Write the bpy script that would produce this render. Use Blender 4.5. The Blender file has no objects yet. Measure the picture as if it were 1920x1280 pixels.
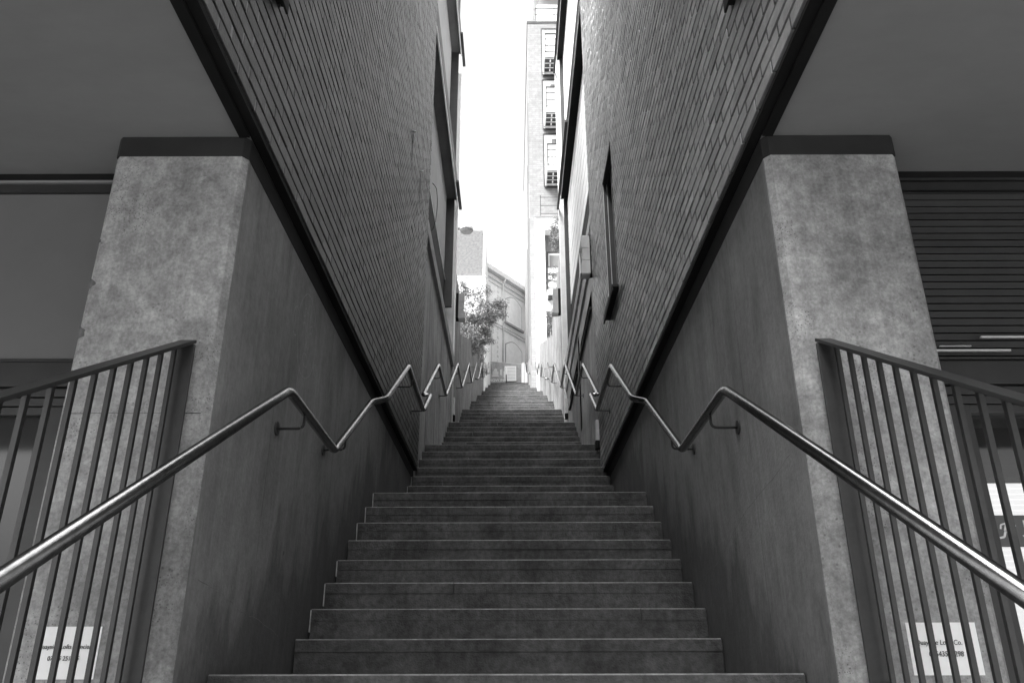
import bpy, bmesh, math, random
from mathutils import Vector, Matrix
random.seed(7)
R = math.radians
S = bpy.context.scene
COL = S.collection

# ------------------------------------------------------------------ camera
cam_d = bpy.data.cameras.new('camera')
cam = bpy.data.objects.new('camera', cam_d); COL.objects.link(cam)
cam_d.sensor_width = 36.0
cam_d.lens = 36.0 * 1512.4 / 1920.0
cam_d.clip_start = 0.05; cam_d.clip_end = 2000
cam.rotation_euler = (R(90 + 22.56), R(0.12), R(0.11))
cam.location = (0.027, 0.0, 0.0)
S.camera = cam
# ------------------------------------------------------------------ sky, sun, exposure
w = bpy.data.worlds.new('World'); S.world = w; w.use_nodes = True
nt = w.node_tree; nt.nodes.clear()
SUN_EL, SUN_AZ = 58.0, 230.0        # azimuth clockwise from +Y (the way the stairs climb)
sky = nt.nodes.new('ShaderNodeTexSky'); sky.sky_type = 'NISHITA'; sky.sun_disc = False
sky.sun_elevation = R(SUN_EL); sky.sun_rotation = R(SUN_AZ)
sky.air_density = 1.0; sky.dust_density = 8.0; sky.ozone_density = 1.0
bw = nt.nodes.new('ShaderNodeRGBToBW')
bg = nt.nodes.new('ShaderNodeBackground'); bg.inputs['Strength'].default_value = 0.15
wo = nt.nodes.new('ShaderNodeOutputWorld')
nt.links.new(sky.outputs[0], bw.inputs[0]); nt.links.new(bw.outputs[0], bg.inputs[0]); nt.links.new(bg.outputs[0], wo.inputs[0])
sd = bpy.data.lights.new('sun', 'SUN'); sd.energy = 2.0; sd.angle = R(20); sd.color = (1, 1, 1)
so = bpy.data.objects.new('sun', sd); COL.objects.link(so)
el, az = R(SUN_EL), R(SUN_AZ)
sdir = Vector((math.sin(az) * math.cos(el), math.cos(az) * math.cos(el), math.sin(el)))
so.rotation_euler = sdir.to_track_quat('Z', 'Y').to_euler()
S.view_settings.view_transform = 'Standard'; S.view_settings.look = 'None'
S.view_settings.gamma = 1.0; S.view_settings.exposure = 2.15
S.view_settings.use_curve_mapping = False
S.render.engine = 'CYCLES'
S.cycles.max_bounces = 8; S.cycles.diffuse_bounces = 6; S.cycles.glossy_bounces = 4

# ------------------------------------------------------------------ materials (a black-and-white world: greys only)
def mat(name, lo, hi=None, rough=0.8, metal=0.0, scale=3.0, stretch=(1, 1, 1), bump=0.0, bscale=40.0,
        spec=0.5, pits=0.0, detail2=0.0, contrast=(0.35, 0.65), attr=None, streak=0.0, emit=0.0):
    m = bpy.data.materials.new(name); m.use_nodes = True
    t = m.node_tree; N = t.nodes; L = t.links
    b = N['Principled BSDF']
    b.inputs['Roughness'].default_value = rough; b.inputs['Metallic'].default_value = metal
    b.inputs['Specular IOR Level'].default_value = spec
    if hi is None:
        hi = lo
    def g(v): return (v, v, v, 1)
    if emit:
        b.inputs['Emission Color'].default_value = g(1); b.inputs['Emission Strength'].default_value = emit
    tc = N.new('ShaderNodeTexCoord'); mp = N.new('ShaderNodeMapping'); mp.inputs['Scale'].default_value = stretch
    L.new(tc.outputs['Object'], mp.inputs[0])
    n1 = N.new('ShaderNodeTexNoise'); n1.inputs['Scale'].default_value = scale
    n1.inputs['Detail'].default_value = 8; n1.inputs['Roughness'].default_value = 0.65
    L.new(mp.outputs[0], n1.inputs['Vector'])
    cr = N.new('ShaderNodeValToRGB'); cr.color_ramp.elements[0].position = contrast[0]; cr.color_ramp.elements[1].position = contrast[1]
    cr.color_ramp.elements[0].color = g(lo); cr.color_ramp.elements[1].color = g(hi)
    L.new(n1.outputs[0], cr.inputs[0])
    col = cr.outputs[0]
    def mul(a, fac_socket, lo_, hi_, p0, p1):
        r2 = N.new('ShaderNodeMapRange'); r2.inputs[1].default_value = p0; r2.inputs[2].default_value = p1
        r2.inputs[3].default_value = lo_; r2.inputs[4].default_value = hi_
        L.new(fac_socket, r2.inputs[0])
        mx = N.new('ShaderNodeMix'); mx.data_type = 'RGBA'; mx.blend_type = 'MULTIPLY'; mx.inputs[0].default_value = 1
        L.new(a, mx.inputs[6]); L.new(r2.outputs[0], mx.inputs[7]); return mx.outputs[2]
    if detail2:
        n2 = N.new('ShaderNodeTexNoise'); n2.inputs['Scale'].default_value = scale * 11; n2.inputs['Detail'].default_value = 6
        L.new(mp.outputs[0], n2.inputs['Vector'])
        col = mul(col, n2.outputs[0], 1 - detail2, 1 + detail2 * 0.4, 0.3, 0.65)
    if streak:
        m2 = N.new('ShaderNodeMapping'); m2.inputs['Scale'].default_value = (9, 9, 0.5)
        L.new(tc.outputs['Object'], m2.inputs[0])
        n3 = N.new('ShaderNodeTexNoise'); n3.inputs['Scale'].default_value = 1.6; n3.inputs['Detail'].default_value = 7
        n3.inputs['Roughness'].default_value = 0.7
        L.new(m2.outputs[0], n3.inputs['Vector'])
        col = mul(col, n3.outputs[0], 1 - streak, 1 + streak * 0.5, 0.32, 0.68)
    if pits:
        v = N.new('ShaderNodeTexVoronoi'); v.inputs['Scale'].default_value = 38
        L.new(mp.outputs[0], v.inputs['Vector'])
        n4 = N.new('ShaderNodeTexNoise'); n4.inputs['Scale'].default_value = 4; L.new(mp.outputs[0], n4.inputs['Vector'])
        ad = N.new('ShaderNodeMath'); ad.operation = 'ADD'; L.new(v.outputs[0], ad.inputs[0])
        r3 = N.new('ShaderNodeMapRange'); r3.inputs[1].default_value = .45; r3.inputs[2].default_value = .62; r3.inputs[3].default_value = .35; r3.inputs[4].default_value = 0
        L.new(n4.outputs[0], r3.inputs[0]); L.new(r3.outputs[0], ad.inputs[1])
        col = mul(col, ad.outputs[0], 1 - pits, 1, 0.10, 0.24)
    if attr:
        a = N.new('ShaderNodeAttribute'); a.attribute_name = attr
        mx = N.new('ShaderNodeMix'); mx.data_type = 'RGBA'; mx.blend_type = 'MULTIPLY'; mx.inputs[0].default_value = 1
        L.new(col, mx.inputs[6]); L.new(a.outputs['Fac'], mx.inputs[7]); col = mx.outputs[2]
    L.new(col, b.inputs['Base Color'])
    if bump:
        nb = N.new('ShaderNodeTexNoise'); nb.inputs['Scale'].default_value = bscale; nb.inputs['Detail'].default_value = 6
        L.new(mp.outputs[0], nb.inputs['Vector'])
        bp = N.new('ShaderNodeBump'); bp.inputs['Strength'].default_value = bump; bp.inputs['Distance'].default_value = 0.01
        L.new(nb.outputs[0], bp.inputs['Height']); L.new(bp.outputs[0], b.inputs['Normal'])
    return m

M = {}
M['pier'] = mat('pier concrete', .17, .40, .85, scale=2.6, bump=.5, bscale=60, pits=.35, detail2=.28, contrast=(.36, .62))
M['concrete'] = mat('board marked concrete', .14, .22, .8, scale=1.5, streak=.42, bump=.3, bscale=30, detail2=.1)
M['concrete2'] = mat('upper streaked concrete', .30, .50, .8, scale=1.5, streak=.5, bump=.3, bscale=30, detail2=.15)
M['perp_l'] = mat('pale perpend mortar', .18, .34, .9, scale=4)
M['perp_r'] = mat('dark perpend mortar', .05, .08, .9, scale=8)
M['seam'] = mat('shutter joint', .07, .12, .9, scale=9)
M['concrete3'] = mat('streaked passage concrete', .15, .28, .85, scale=2.2, streak=.55, bump=.3, bscale=30, detail2=.3)
M['stone'] = mat('dark sandstone step', .046, .10, .8, scale=3.2, bump=.4, bscale=110, detail2=.35, spec=.3, streak=.18)
M['stone_edge'] = mat('worn sky-lit step nosing', .10, .27, .6, scale=6, bump=.3, bscale=120, detail2=.3)  # wear, plus sky light on the bevel put into the paler tone
M['mortar'] = mat('pale mortar', .3, .5, .9, scale=14)
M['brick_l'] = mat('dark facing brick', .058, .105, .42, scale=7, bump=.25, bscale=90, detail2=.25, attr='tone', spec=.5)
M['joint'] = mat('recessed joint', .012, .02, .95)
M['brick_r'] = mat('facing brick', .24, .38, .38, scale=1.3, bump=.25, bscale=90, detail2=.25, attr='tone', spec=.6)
M['brickwall'] = mat('plain brickwork', .16, .22, .7, scale=8, detail2=.2)
M['band'] = mat('dark painted band', .026, .036, .7, scale=3, spec=.25)
M['black'] = mat('black steel', .008, .013, .75, scale=3, spec=.2)
M['dark'] = mat('dark frame metal', .03, .045, .4, scale=3, metal=.2)
M['guard'] = mat('grey painted steel', .032, .045, .42, scale=6, metal=.1, detail2=.1)
M['soffit'] = mat('painted soffit', .24, .275, .8, scale=.7, detail2=.04, stretch=(1, 2, 1))
M['panel'] = mat('grey panel', .15, .17, .6, scale=.6, detail2=.04)
M['steel'] = mat('stainless rail', .24, .34, .17, scale=9, metal=1.0, stretch=(3, 3, 3), bump=.08, bscale=200, detail2=.12)
M['louvre'] = mat('louvre blade', .010, .018, .5, scale=6)
M['pale'] = mat('pale metal', .55, .65, .5, scale=6)
M['white'] = mat('white paint', .72, .82, .6, scale=4, detail2=.06)
M['render'] = mat('pale render', .74, .84, .85, scale=1.2, detail2=.05)
M['greyrender'] = mat('grey rendered wall', .28, .34, .8, scale=.8, streak=.2, detail2=.05)
M['greyrender2'] = mat('pale grey render', .27, .32, .8, scale=.8, streak=.15, detail2=.05)
M['slab'] = mat('grey slab edge', .10, .14, .8, scale=2)
M['clad'] = mat('white cladding board', .74, .84, .55, scale=2, detail2=.05)
M['paper'] = mat('paper', .90, .95, .8, scale=5)
M['ink'] = mat('ink', .03)
M['greyink'] = mat('faded print', .30)
M['pave'] = mat('paving', .10, .17, .85, scale=5, detail2=.3)
M['ground'] = mat('ground', .11, .18, .95, scale=1.2, detail2=.3)
M['bark'] = mat('bark', .09, .16, .9, scale=10, bump=.5)
M['leaf'] = mat('leaf', .12, .24, .5, scale=3, attr='tone')
M['chalk'] = mat('chalk', .26, .4, .9, scale=60)
M['mesh'] = mat('grey mesh sheet', .24, .34, .8, scale=5, detail2=.2)
M['plastic'] = mat('translucent sheet', .8, .85, .4, scale=5)
M['lamp'] = mat('lamp housing', .26, .36, .4, scale=5, metal=.2)
M['lens'] = mat('lamp lens', .62, .7, .3, scale=3)
M['reflection_glow'] = mat('glowing glass reflection', .7, .8, .7, scale=3, emit=.38)  # emission stands in for light reflected in the right door glass
M['signplate'] = mat('sign plate', .12)
M['farbrick'] = mat('pale brick', .72, .84, .85, scale=6, detail2=.12)
M['towerbrick'] = mat('pale tower brick', .55, .66, .85, scale=3, detail2=.1)
M['line'] = mat('grey trim', .16, .2, .7)
M['fargrey'] = mat('mottled grey brick', .11, .19, .85, scale=9, detail2=.3)
g = bpy.data.materials.new('window glass'); g.use_nodes = True
b = g.node_tree.nodes['Principled BSDF']; b.inputs['Base Color'].default_value = (.03, .03, .03, 1); b.inputs['Roughness'].default_value = .06
M['glass'] = g
g = bpy.data.materials.new('clear pane'); g.use_nodes = True; t = g.node_tree
t.nodes.clear(); o_ = t.nodes.new('ShaderNodeOutputMaterial'); mx = t.nodes.new('ShaderNodeMixShader'); tr = t.nodes.new('ShaderNodeBsdfTransparent')
tr.inputs[0].default_value = (.7, .7, .7, 1); gl = t.nodes.new('ShaderNodeBsdfGlossy'); gl.inputs['Roughness'].default_value = .04; mx.inputs[0].default_value = .05
t.links.new(tr.outputs[0], mx.inputs[1]); t.links.new(gl.outputs[0], mx.inputs[2]); t.links.new(mx.outputs[0], o_.inputs[0])
M['clear'] = g

def brick_tex(name, lo, hi, mortar, bw_=.225, rh=.075):
    m = mat(name, lo, hi, .85, scale=5, detail2=.15)
    t = m.node_tree; N = t.nodes; L = t.links; b = N['Principled BSDF']
    src = b.inputs['Base Color'].links[0].from_socket
    tc = N.new('ShaderNodeTexCoord'); sx = N.new('ShaderNodeSeparateXYZ'); cx = N.new('ShaderNodeCombineXYZ')
    L.new(tc.outputs['Object'], sx.inputs[0])
    ad = N.new('ShaderNodeMath'); ad.operation = 'ADD'; L.new(sx.outputs[0], ad.inputs[0]); L.new(sx.outputs[1], ad.inputs[1])
    L.new(ad.outputs[0], cx.inputs[0]); L.new(sx.outputs[2], cx.inputs[1])
    bt = N.new('ShaderNodeTexBrick'); bt.inputs['Scale'].default_value = 1; bt.inputs['Brick Width'].default_value = bw_
    bt.inputs['Row Height'].default_value = rh; bt.inputs['Mortar Size'].default_value = .010
    bt.inputs['Color1'].default_value = (1, 1, 1, 1); bt.inputs['Color2'].default_value = (.86, .86, .86, 1); bt.inputs['Mortar'].default_value = (mortar,) * 3 + (1,)
    L.new(cx.outputs[0], bt.inputs[0])
    mx = N.new('ShaderNodeMix'); mx.data_type = 'RGBA'; mx.blend_type = 'MULTIPLY'; mx.inputs[0].default_value = 1
    L.new(src, mx.inputs[6]); L.new(bt.outputs[0], mx.inputs[7]); L.new(mx.outputs[2], b.inputs['Base Color'])
    return m
M['towerbrick'] = brick_tex('pale tower brick', .20, .265, .78, .34, .115)
M['brickwall'] = brick_tex('plain brickwork', .15, .2, .4)

# ------------------------------------------------------------------ mesh helpers
class MB:
    def __init__(s): s.v = []; s.f = []; s.m = []; s.tone = None
    def quad(s, a, b, c, d, mi=0):
        n = len(s.v); s.v += [tuple(a), tuple(b), tuple(c), tuple(d)]; s.f.append((n, n + 1, n + 2, n + 3)); s.m.append(mi)
    def poly(s, pts, mi=0):
        n = len(s.v); s.v += [tuple(p) for p in pts]; s.f.append(tuple(range(n, n + len(pts)))); s.m.append(mi)
    def box(s, x0, x1, y0, y1, z0, z1, mi=0):
        if x0 > x1: x0, x1 = x1, x0
        if y0 > y1: y0, y1 = y1, y0
        if z0 > z1: z0, z1 = z1, z0
        n = len(s.v)
        s.v += [(x0, y0, z0), (x1, y0, z0), (x1, y1, z0), (x0, y1, z0), (x0, y0, z1), (x1, y0, z1), (x1, y1, z1), (x0, y1, z1)]
        for q in ((0, 3, 2, 1), (4, 5, 6, 7), (0, 1, 5, 4), (1, 2, 6, 5), (2, 3, 7, 6), (3, 0, 4, 7)):
            s.f.append(tuple(n + i for i in q)); s.m.append(mi)
        return s
    def obox(s, c, ax, ay, az_, mi=0):      # oriented box: centre and three half-axis vectors
        n = len(s.v); c = Vector(c)
        for sx, sy, sz in ((-1, -1, -1), (1, -1, -1), (1, 1, -1), (-1, 1, -1), (-1, -1, 1), (1, -1, 1), (1, 1, 1), (-1, 1, 1)):
            s.v.append(tuple(c + sx * Vector(ax) + sy * Vector(ay) + sz * Vector(az_)))
        for q in ((0, 3, 2, 1), (4, 5, 6, 7), (0, 1, 5, 4), (1, 2, 6, 5), (2, 3, 7, 6), (3, 0, 4, 7)):
            s.f.append(tuple(n + i for i in q)); s.m.append(mi)
        return s
    def prism(s, plan, z0, z1, mi=0):       # plan polygon (x, y) extruded in z
        n = len(s.v); k = len(plan)
        s.v += [(p[0], p[1], z0) for p in plan] + [(p[0], p[1], z1) for p in plan]
        for i in range(k):
            j = (i + 1) % k; s.f.append((n + i, n + j, n + k + j, n + k + i)); s.m.append(mi)
        s.f.append(tuple(n + i for i in reversed(range(k)))); s.m.append(mi)
        s.f.append(tuple(n + k + i for i in range(k))); s.m.append(mi)
        return s
    def sweep_side(s, prof, x0, x1, mi=0):  # profile polygon (y, z) extruded in x
        n = len(s.v); k = len(prof)
        s.v += [(x0, p[0], p[1]) for p in prof] + [(x1, p[0], p[1]) for p in prof]
        for i in range(k):
            j = (i + 1) % k; s.f.append((n + i, n + j, n + k + j, n + k + i)); s.m.append(mi)
        s.f.append(tuple(n + i for i in reversed(range(k)))); s.m.append(mi)
        s.f.append(tuple(n + k + i for i in range(k))); s.m.append(mi)
        return s
    def tube(s, pts, r, n=12, mi=0, caps=True, taper=None):
        pts = [Vector(p) for p in pts]; rings = []
        up = Vector((0.0, 0.0, 1.0))
        for i, p in enumerate(pts):
            a = (p - pts[i - 1]).normalized() if i else (pts[1] - p).normalized()
            b = (pts[i + 1] - p).normalized() if i < len(pts) - 1 else a
            d = (a + b).normalized() if (a + b).length > 1e-6 else a
            u = d.cross(Vector((1, 0, 0))) if abs(d.x) < .9 else d.cross(up)
            u.normalize(); v = d.cross(u).normalized()
            k = 1.0 / max(.35, math.cos(a.angle(b) / 2)) if (a - b).length > 1e-5 else 1.0
            rr = r if taper is None else r * taper[i]
            base = len(s.v)
            for q in range(n):
                t_ = 2 * math.pi * q / n
                s.v.append(tuple(p + rr * (math.cos(t_) * u + math.sin(t_) * v)))
            rings.append(base)
        for i in range(len(rings) - 1):
            A, B = rings[i], rings[i + 1]
            for q in range(n):
                q2 = (q + 1) % n; s.f.append((A + q, A + q2, B + q2, B + q)); s.m.append(mi)
        if caps:
            s.f.append(tuple(rings[0] + q for q in reversed(range(n)))); s.m.append(mi)
            s.f.append(tuple(rings[-1] + q for q in range(n))); s.m.append(mi)
        return s
    def build(s, name, mats, parent=None, bevel=0.0, smooth=False, fix=True):
        me = bpy.data.meshes.new(name); me.from_pydata(s.v, [], s.f)
        if not isinstance(mats, (list, tuple)): mats = [mats]
        for m_ in mats: me.materials.append(m_)
        for p, mi in zip(me.polygons, s.m): p.material_index = mi; p.use_smooth = smooth
        if s.tone:
            a = me.attributes.new('tone', 'FLOAT', 'FACE'); a.data.foreach_set('value', s.tone)
        if bevel or fix:
            bm = bmesh.new(); bm.from_mesh(me)
            if bevel:
                ed = [e for e in bm.edges if e.is_manifold and len(e.link_faces) == 2 and e.calc_face_angle(0) > .5]
                bmesh.ops.bevel(bm, geom=ed, offset=bevel, segments=2, affect='EDGES', profile=.6)
            if fix: bmesh.ops.recalc_face_normals(bm, faces=bm.faces)
            bm.to_mesh(me); bm.free()
        o = bpy.data.objects.new(name, me); COL.objects.link(o)
        if parent is not None: o.parent = parent
        return o

def tag(o, label=None, cat=None, group=None, kind=None):
    if label: o['label'] = label
    if cat: o['category'] = cat
    if group: o['group'] = group
    if kind: o['kind'] = kind
    return o
def thing(name, label, cat, group=None, loc=(0, 0, 0)):
    o = bpy.data.objects.new(name, None); o.empty_display_size = .2; COL.objects.link(o)
    o.location = loc
    return tag(o, label, cat, group)
def rounded(pts, r=.05, n=4):
    pts = [Vector(p) for p in pts]; out = [pts[0]]
    for i in range(1, len(pts) - 1):
        p = pts[i]; a = (pts[i - 1] - p); b = (pts[i + 1] - p); rr = min(r, a.length * .45, b.length * .45)
        A = p + a.normalized() * rr; B = p + b.normalized() * rr
        for k in range(n + 1):
            t_ = k / n; out.append((1 - t_) ** 2 * A + 2 * t_ * (1 - t_) * p + t_ ** 2 * B)
    out.append(pts[-1]); return out
def text_mesh(txt, size, loc, rot, name, m, parent=None, align='CENTER', ext=.0006, shear=0.0):
    c = bpy.data.curves.new(name, 'FONT'); c.body = txt; c.size = size; c.align_x = align; c.extrude = ext; c.shear = shear
    o = bpy.data.objects.new(name, c); COL.objects.link(o)
    bpy.context.view_layer.update()
    me = bpy.data.meshes.new_from_object(o.evaluated_get(bpy.context.evaluated_depsgraph_get()))
    COL.objects.unlink(o); bpy.data.objects.remove(o)
    q = bpy.data.objects.new(name, me); me.materials.append(m); COL.objects.link(q)
    q.location = loc; q.rotation_euler = rot
    if parent: q.parent = parent
    return q
# plane x = const facing the passage (side s), with openings; u = y, v = z
def side_wall(mb, s, x, y0, y1, z0, z1, holes=(), depth=.1, mi=0, mi_rev=None, mi_back=None):
    ys = sorted({y0, y1, *[h[0] for h in holes], *[h[1] for h in holes]}); zs = sorted({z0, z1, *[h[2] for h in holes], *[h[3] for h in holes]})
    X = s * x
    for a, b_ in zip(ys, ys[1:]):
        for c, d in zip(zs, zs[1:]):
            if any(h[0] <= a and b_ <= h[1] and h[2] <= c and d <= h[3] for h in holes): continue
            mb.quad((X, a, c), (X, b_, c), (X, b_, d), (X, a, d), mi)
    Xi = s * (x + depth); mr = mi if mi_rev is None else mi_rev; mk = mr if mi_back is None else mi_back
    for a, b_, c, d in holes:
        mb.quad((X, a, c), (Xi, a, c), (Xi, b_, c), (X, b_, c), mr); mb.quad((X, a, d), (Xi, a, d), (Xi, b_, d), (X, b_, d), mr)
        mb.quad((X, a, c), (Xi, a, c), (Xi, a, d), (X, a, d), mr); mb.quad((X, b_, c), (Xi, b_, c), (Xi, b_, d), (X, b_, d), mr)
        mb.quad((Xi, a, c), (Xi, b_, c), (Xi, b_, d), (Xi, a, d), mk)

def at(px, py, Y):
    """world x, z on the plane y = Y seen at a pixel of the photograph"""
    f = 1512.4; th = R(22.56); a = (px - 963) / f; b_ = (640 - py) / f
    dy = math.cos(th) - b_ * math.sin(th); dz = math.sin(th) + b_ * math.cos(th); k = Y / dy
    return (a * k + .027, dz * k)
# ------------------------------------------------------------------ stair geometry
W = 1.086; XC = 1.10; XB = 1.05
G_, RS, LAND, Y1, Z0 = .2893, .1687, 1.468, 4.385, .012
def stepY(k): return Y1 + (k - 1) * G_ + ((k - 1) // 8) * (LAND - G_)
def stepZ(k): return Z0 + k * RS
NF = 10
YTOP = stepY(80); ZTOP = stepZ(80)
GZ = Z0 - 9 * RS                       # street level
def stairZ(y):                          # level of the stair surface at y
    z = GZ
    for j in range(9):
        if y >= 3.18 - .2893 * (8 - j): z = Z0 - RS * (8 - j)
    for k in range(1, 81):
        if y >= stepY(k): z = stepZ(k)
    return z

# ------------------------------------------------------------------ ground
gm = MB()
gm.quad((-150, -150, GZ), (150, -150, GZ), (150, 3.6, GZ), (-150, 3.6, GZ))
prof = [(3.6, GZ), (6.5, .2), (14, 4.0), (22, 6.6), (30, 9.6), (YTOP, ZTOP - .6), (YTOP + .3, ZTOP - .02)]
for (ya, za), (yb, zb) in zip(prof, prof[1:]):
    gm.quad((-1.3, ya, za), (1.3, ya, za), (1.3, yb, zb), (-1.3, yb, zb))
side = [(3.6, GZ), (13.9, 1.0), (14.0, 5.9), (15.9, 6.5), (22, 8.9), (30, 11.9), (YTOP, ZTOP - .02), (YTOP + .3, ZTOP - .02)]
for s in (-1, 1):
    for (ya, za), (yb, zb) in zip(side, side[1:]):
        gm.quad((s * 1.3, ya, za), (s * 150, ya, za), (s * 150, yb, zb), (s * 1.3, yb, zb))
gm.quad((-150, YTOP + .3, ZTOP - .02), (150, YTOP + .3, ZTOP - .02), (150, 400, ZTOP - .02), (-150, 400, ZTOP - .02))
tag(gm.build('ground', M['ground']), kind='structure')
pm = MB(); pm.box(-14, 14, -12, .86, GZ - .1, GZ + .004)
tag(pm.build('pavement', M['pave']), kind='structure')

# ------------------------------------------------------------------ staircase
stair = thing('staircase', 'long dark stone staircase climbing in short flights between the two buildings', 'staircase')
def flight(ks, ys, zs, last_end, z_bottom):
    """ks steps: one mesh of tread slabs and risers"""
    mb = MB(); N = len(ys)
    for i in range(N):
        y, z = ys[i], zs[i]; yn = ys[i + 1] if i < N - 1 else last_end
        jx = random.uniform(-.003, .003)
        sl = .062
        # tread slab, proud of the riser, with a worn chamfer on its top edge, paled for sky light
        c = .0055
        cuts = sorted([-W] + [random.uniform(-.75, .75) for _ in range(random.choice((0, 1, 1)))] + [W])
        for a, b_ in zip(cuts, cuts[1:]):
            a2 = a + (.0015 if a > -W else 0); b2 = b_ - (.0015 if b_ < W else 0); dy = random.uniform(-.002, .002); dz = random.uniform(-.0012, .0012)
            yy = y + dy; zz = z + dz
            prof = [(yy, zz - sl), (yy, zz - c), (yy + c * .45, zz - c * .25), (yy + c * 1.6, zz), (yn + .03, zz), (yn + .03, zz - sl)]
            n = len(mb.v); k = 6
            mb.v += [(a2, p[0], p[1]) for p in prof] + [(b2, p[0], p[1]) for p in prof]
            for q in range(k):
                j = (q + 1) % k; mb.f.append((n + q, n + j, n + k + j, n + k + q)); mb.m.append(1 if q in (1, 2) else 0)
            mb.f.append(tuple(n + q for q in reversed(range(k)))); mb.m.append(0); mb.f.append(tuple(n + k + q for q in range(k))); mb.m.append(0)
        # riser below the slab
        rc = sorted([-W] + [random.uniform(-.9, .9) for _ in range(random.choice((0, 1)))] + [W])
        for a, b_ in zip(rc, rc[1:]):
            dy = random.uniform(.0015, .0035)
            mb.box(a + (.0015 if a > -W else 0), b_ - (.0015 if b_ < W else 0), y + dy, y + .2, z - RS - .02, z - sl - .0012, 0)
        # pale mortar bead where the step meets the wall
        if random.random() < .55: mb.box(-W - .010, -W - .001, y + .012, y + .03, z - RS * random.uniform(.5, .95), z - .004, 2)
        mb.box(W + .001, XC - .002, y + .03, y + .04, z - RS, z - .01, 0)
    # core under the flight
    for i in range(N):
        mb.box(-W + .01, W - .01, ys[i] + .1, last_end, zs[i] - RS - .3, zs[i] - .07, 0)
    return mb.build('flight', [M['stone'], M['stone_edge'], M['mortar']], stair)
y0s = [3.18 - .2893 * (8 - j) for j in range(9)]; z0s = [Z0 - RS * (8 - j) for j in range(9)]
flight(None, y0s, z0s, stepY(1), GZ)
for f in range(NF):
    ks = range(f * 8 + 1, f * 8 + 9)
    end = stepY(f * 8 + 9) if f < NF - 1 else YTOP + .32
    flight(None, [stepY(k) for k in ks], [stepZ(k) for k in ks], end, 0)

# ------------------------------------------------------------------ the two brick buildings at the foot
def brick_face(s, y0, y1, z0, z1, holes, seed):
    rnd = random.Random(seed)
    mb = MB(); mb.tone = []
    BL, BH, J = .215, .0615, .0135
    depth = .014
    rows = int((z1 - z0) / (BH + J))
    for r in range(rows):
        za = z0 + r * (BH + J) + J; zb = za + BH
        off = (r % 2) * (BL + J) / 2 + rnd.uniform(-.012, .012)
        y = y0 - off
        rowtone = rnd.uniform(.93, 1.05)
        while y < y1:
            if y0 < y and not any(h[0] - .01 < y + J and y < h[1] + .01 and zb > h[2] and za < h[3] for h in holes):
                xm = s * (XB + rnd.uniform(.0012, .0022)); mb.quad((xm, y - .005, za + .003), (xm, y + J + .005, za + .003), (xm, y + J + .005, zb - .003), (xm, y - .005, zb - .003), 3); mb.tone.append(1.0)
            ya = max(y + J, y0); yb = min(y + BL + J, y1)
            y += BL + J
            if yb - ya < .02: continue
            segs = [(ya, yb)]
            for h in holes:
                if zb > h[2] and za < h[3]:
                    ns = []
                    for a, b_ in segs:
                        if b_ <= h[0] or a >= h[1]: ns.append((a, b_)); continue
                        if a < h[0] - .01: ns.append((a, h[0]))
                        if b_ > h[1] + .01: ns.append((h[1], b_))
                    segs = ns
            for a, b_ in segs:
                base = XB + rnd.uniform(-.001, .001)
                t1, t2, t3 = (rnd.uniform(-.0012, .0012) for _ in range(3))
                n = len(mb.v)
                ch = .0022
                f = [(a + ch, za + ch, base + t1), (b_ - ch, za + ch, base + t2), (b_ - ch, zb - ch, base + t3), (a + ch, zb - ch, base + t1 + t3 - t2)]
                bk = [(a, za, base + ch), (b_, za, base + ch), (b_, zb, base + ch), (a, zb, base + ch)]
                bb = [(a, za, XB + depth + .003), (b_, za, XB + depth + .003), (b_, zb, XB + depth + .003), (a, zb, XB + depth + .003)]
                mb.v += [(s * q[2], q[0], q[1]) for q in f + bk + bb]
                mb.f.append((n, n + 1, n + 2, n + 3))
                for q in range(4):
                    j = (q + 1) % 4; mb.f.append((n + q, n + j, n + 4 + j, n + 4 + q)); mb.f.append((n + 4 + q, n + 4 + j, n + 8 + j, n + 8 + q))
                t_ = rowtone * rnd.choice((.70, .86, 1, 1, 1.1, 1.25)) * rnd.uniform(.9, 1.1)
                mb.m += [0] * 9; mb.tone += [t_] * 9
    # mortar bed behind
    n0 = len(mb.f)
    side_wall(mb, s, XB + depth, y0, y1, z0, z1, holes, depth=.12, mi=1, mi_rev=2, mi_back=2)
    mb.tone += [1.0] * (len(mb.f) - n0)
    return mb

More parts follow.
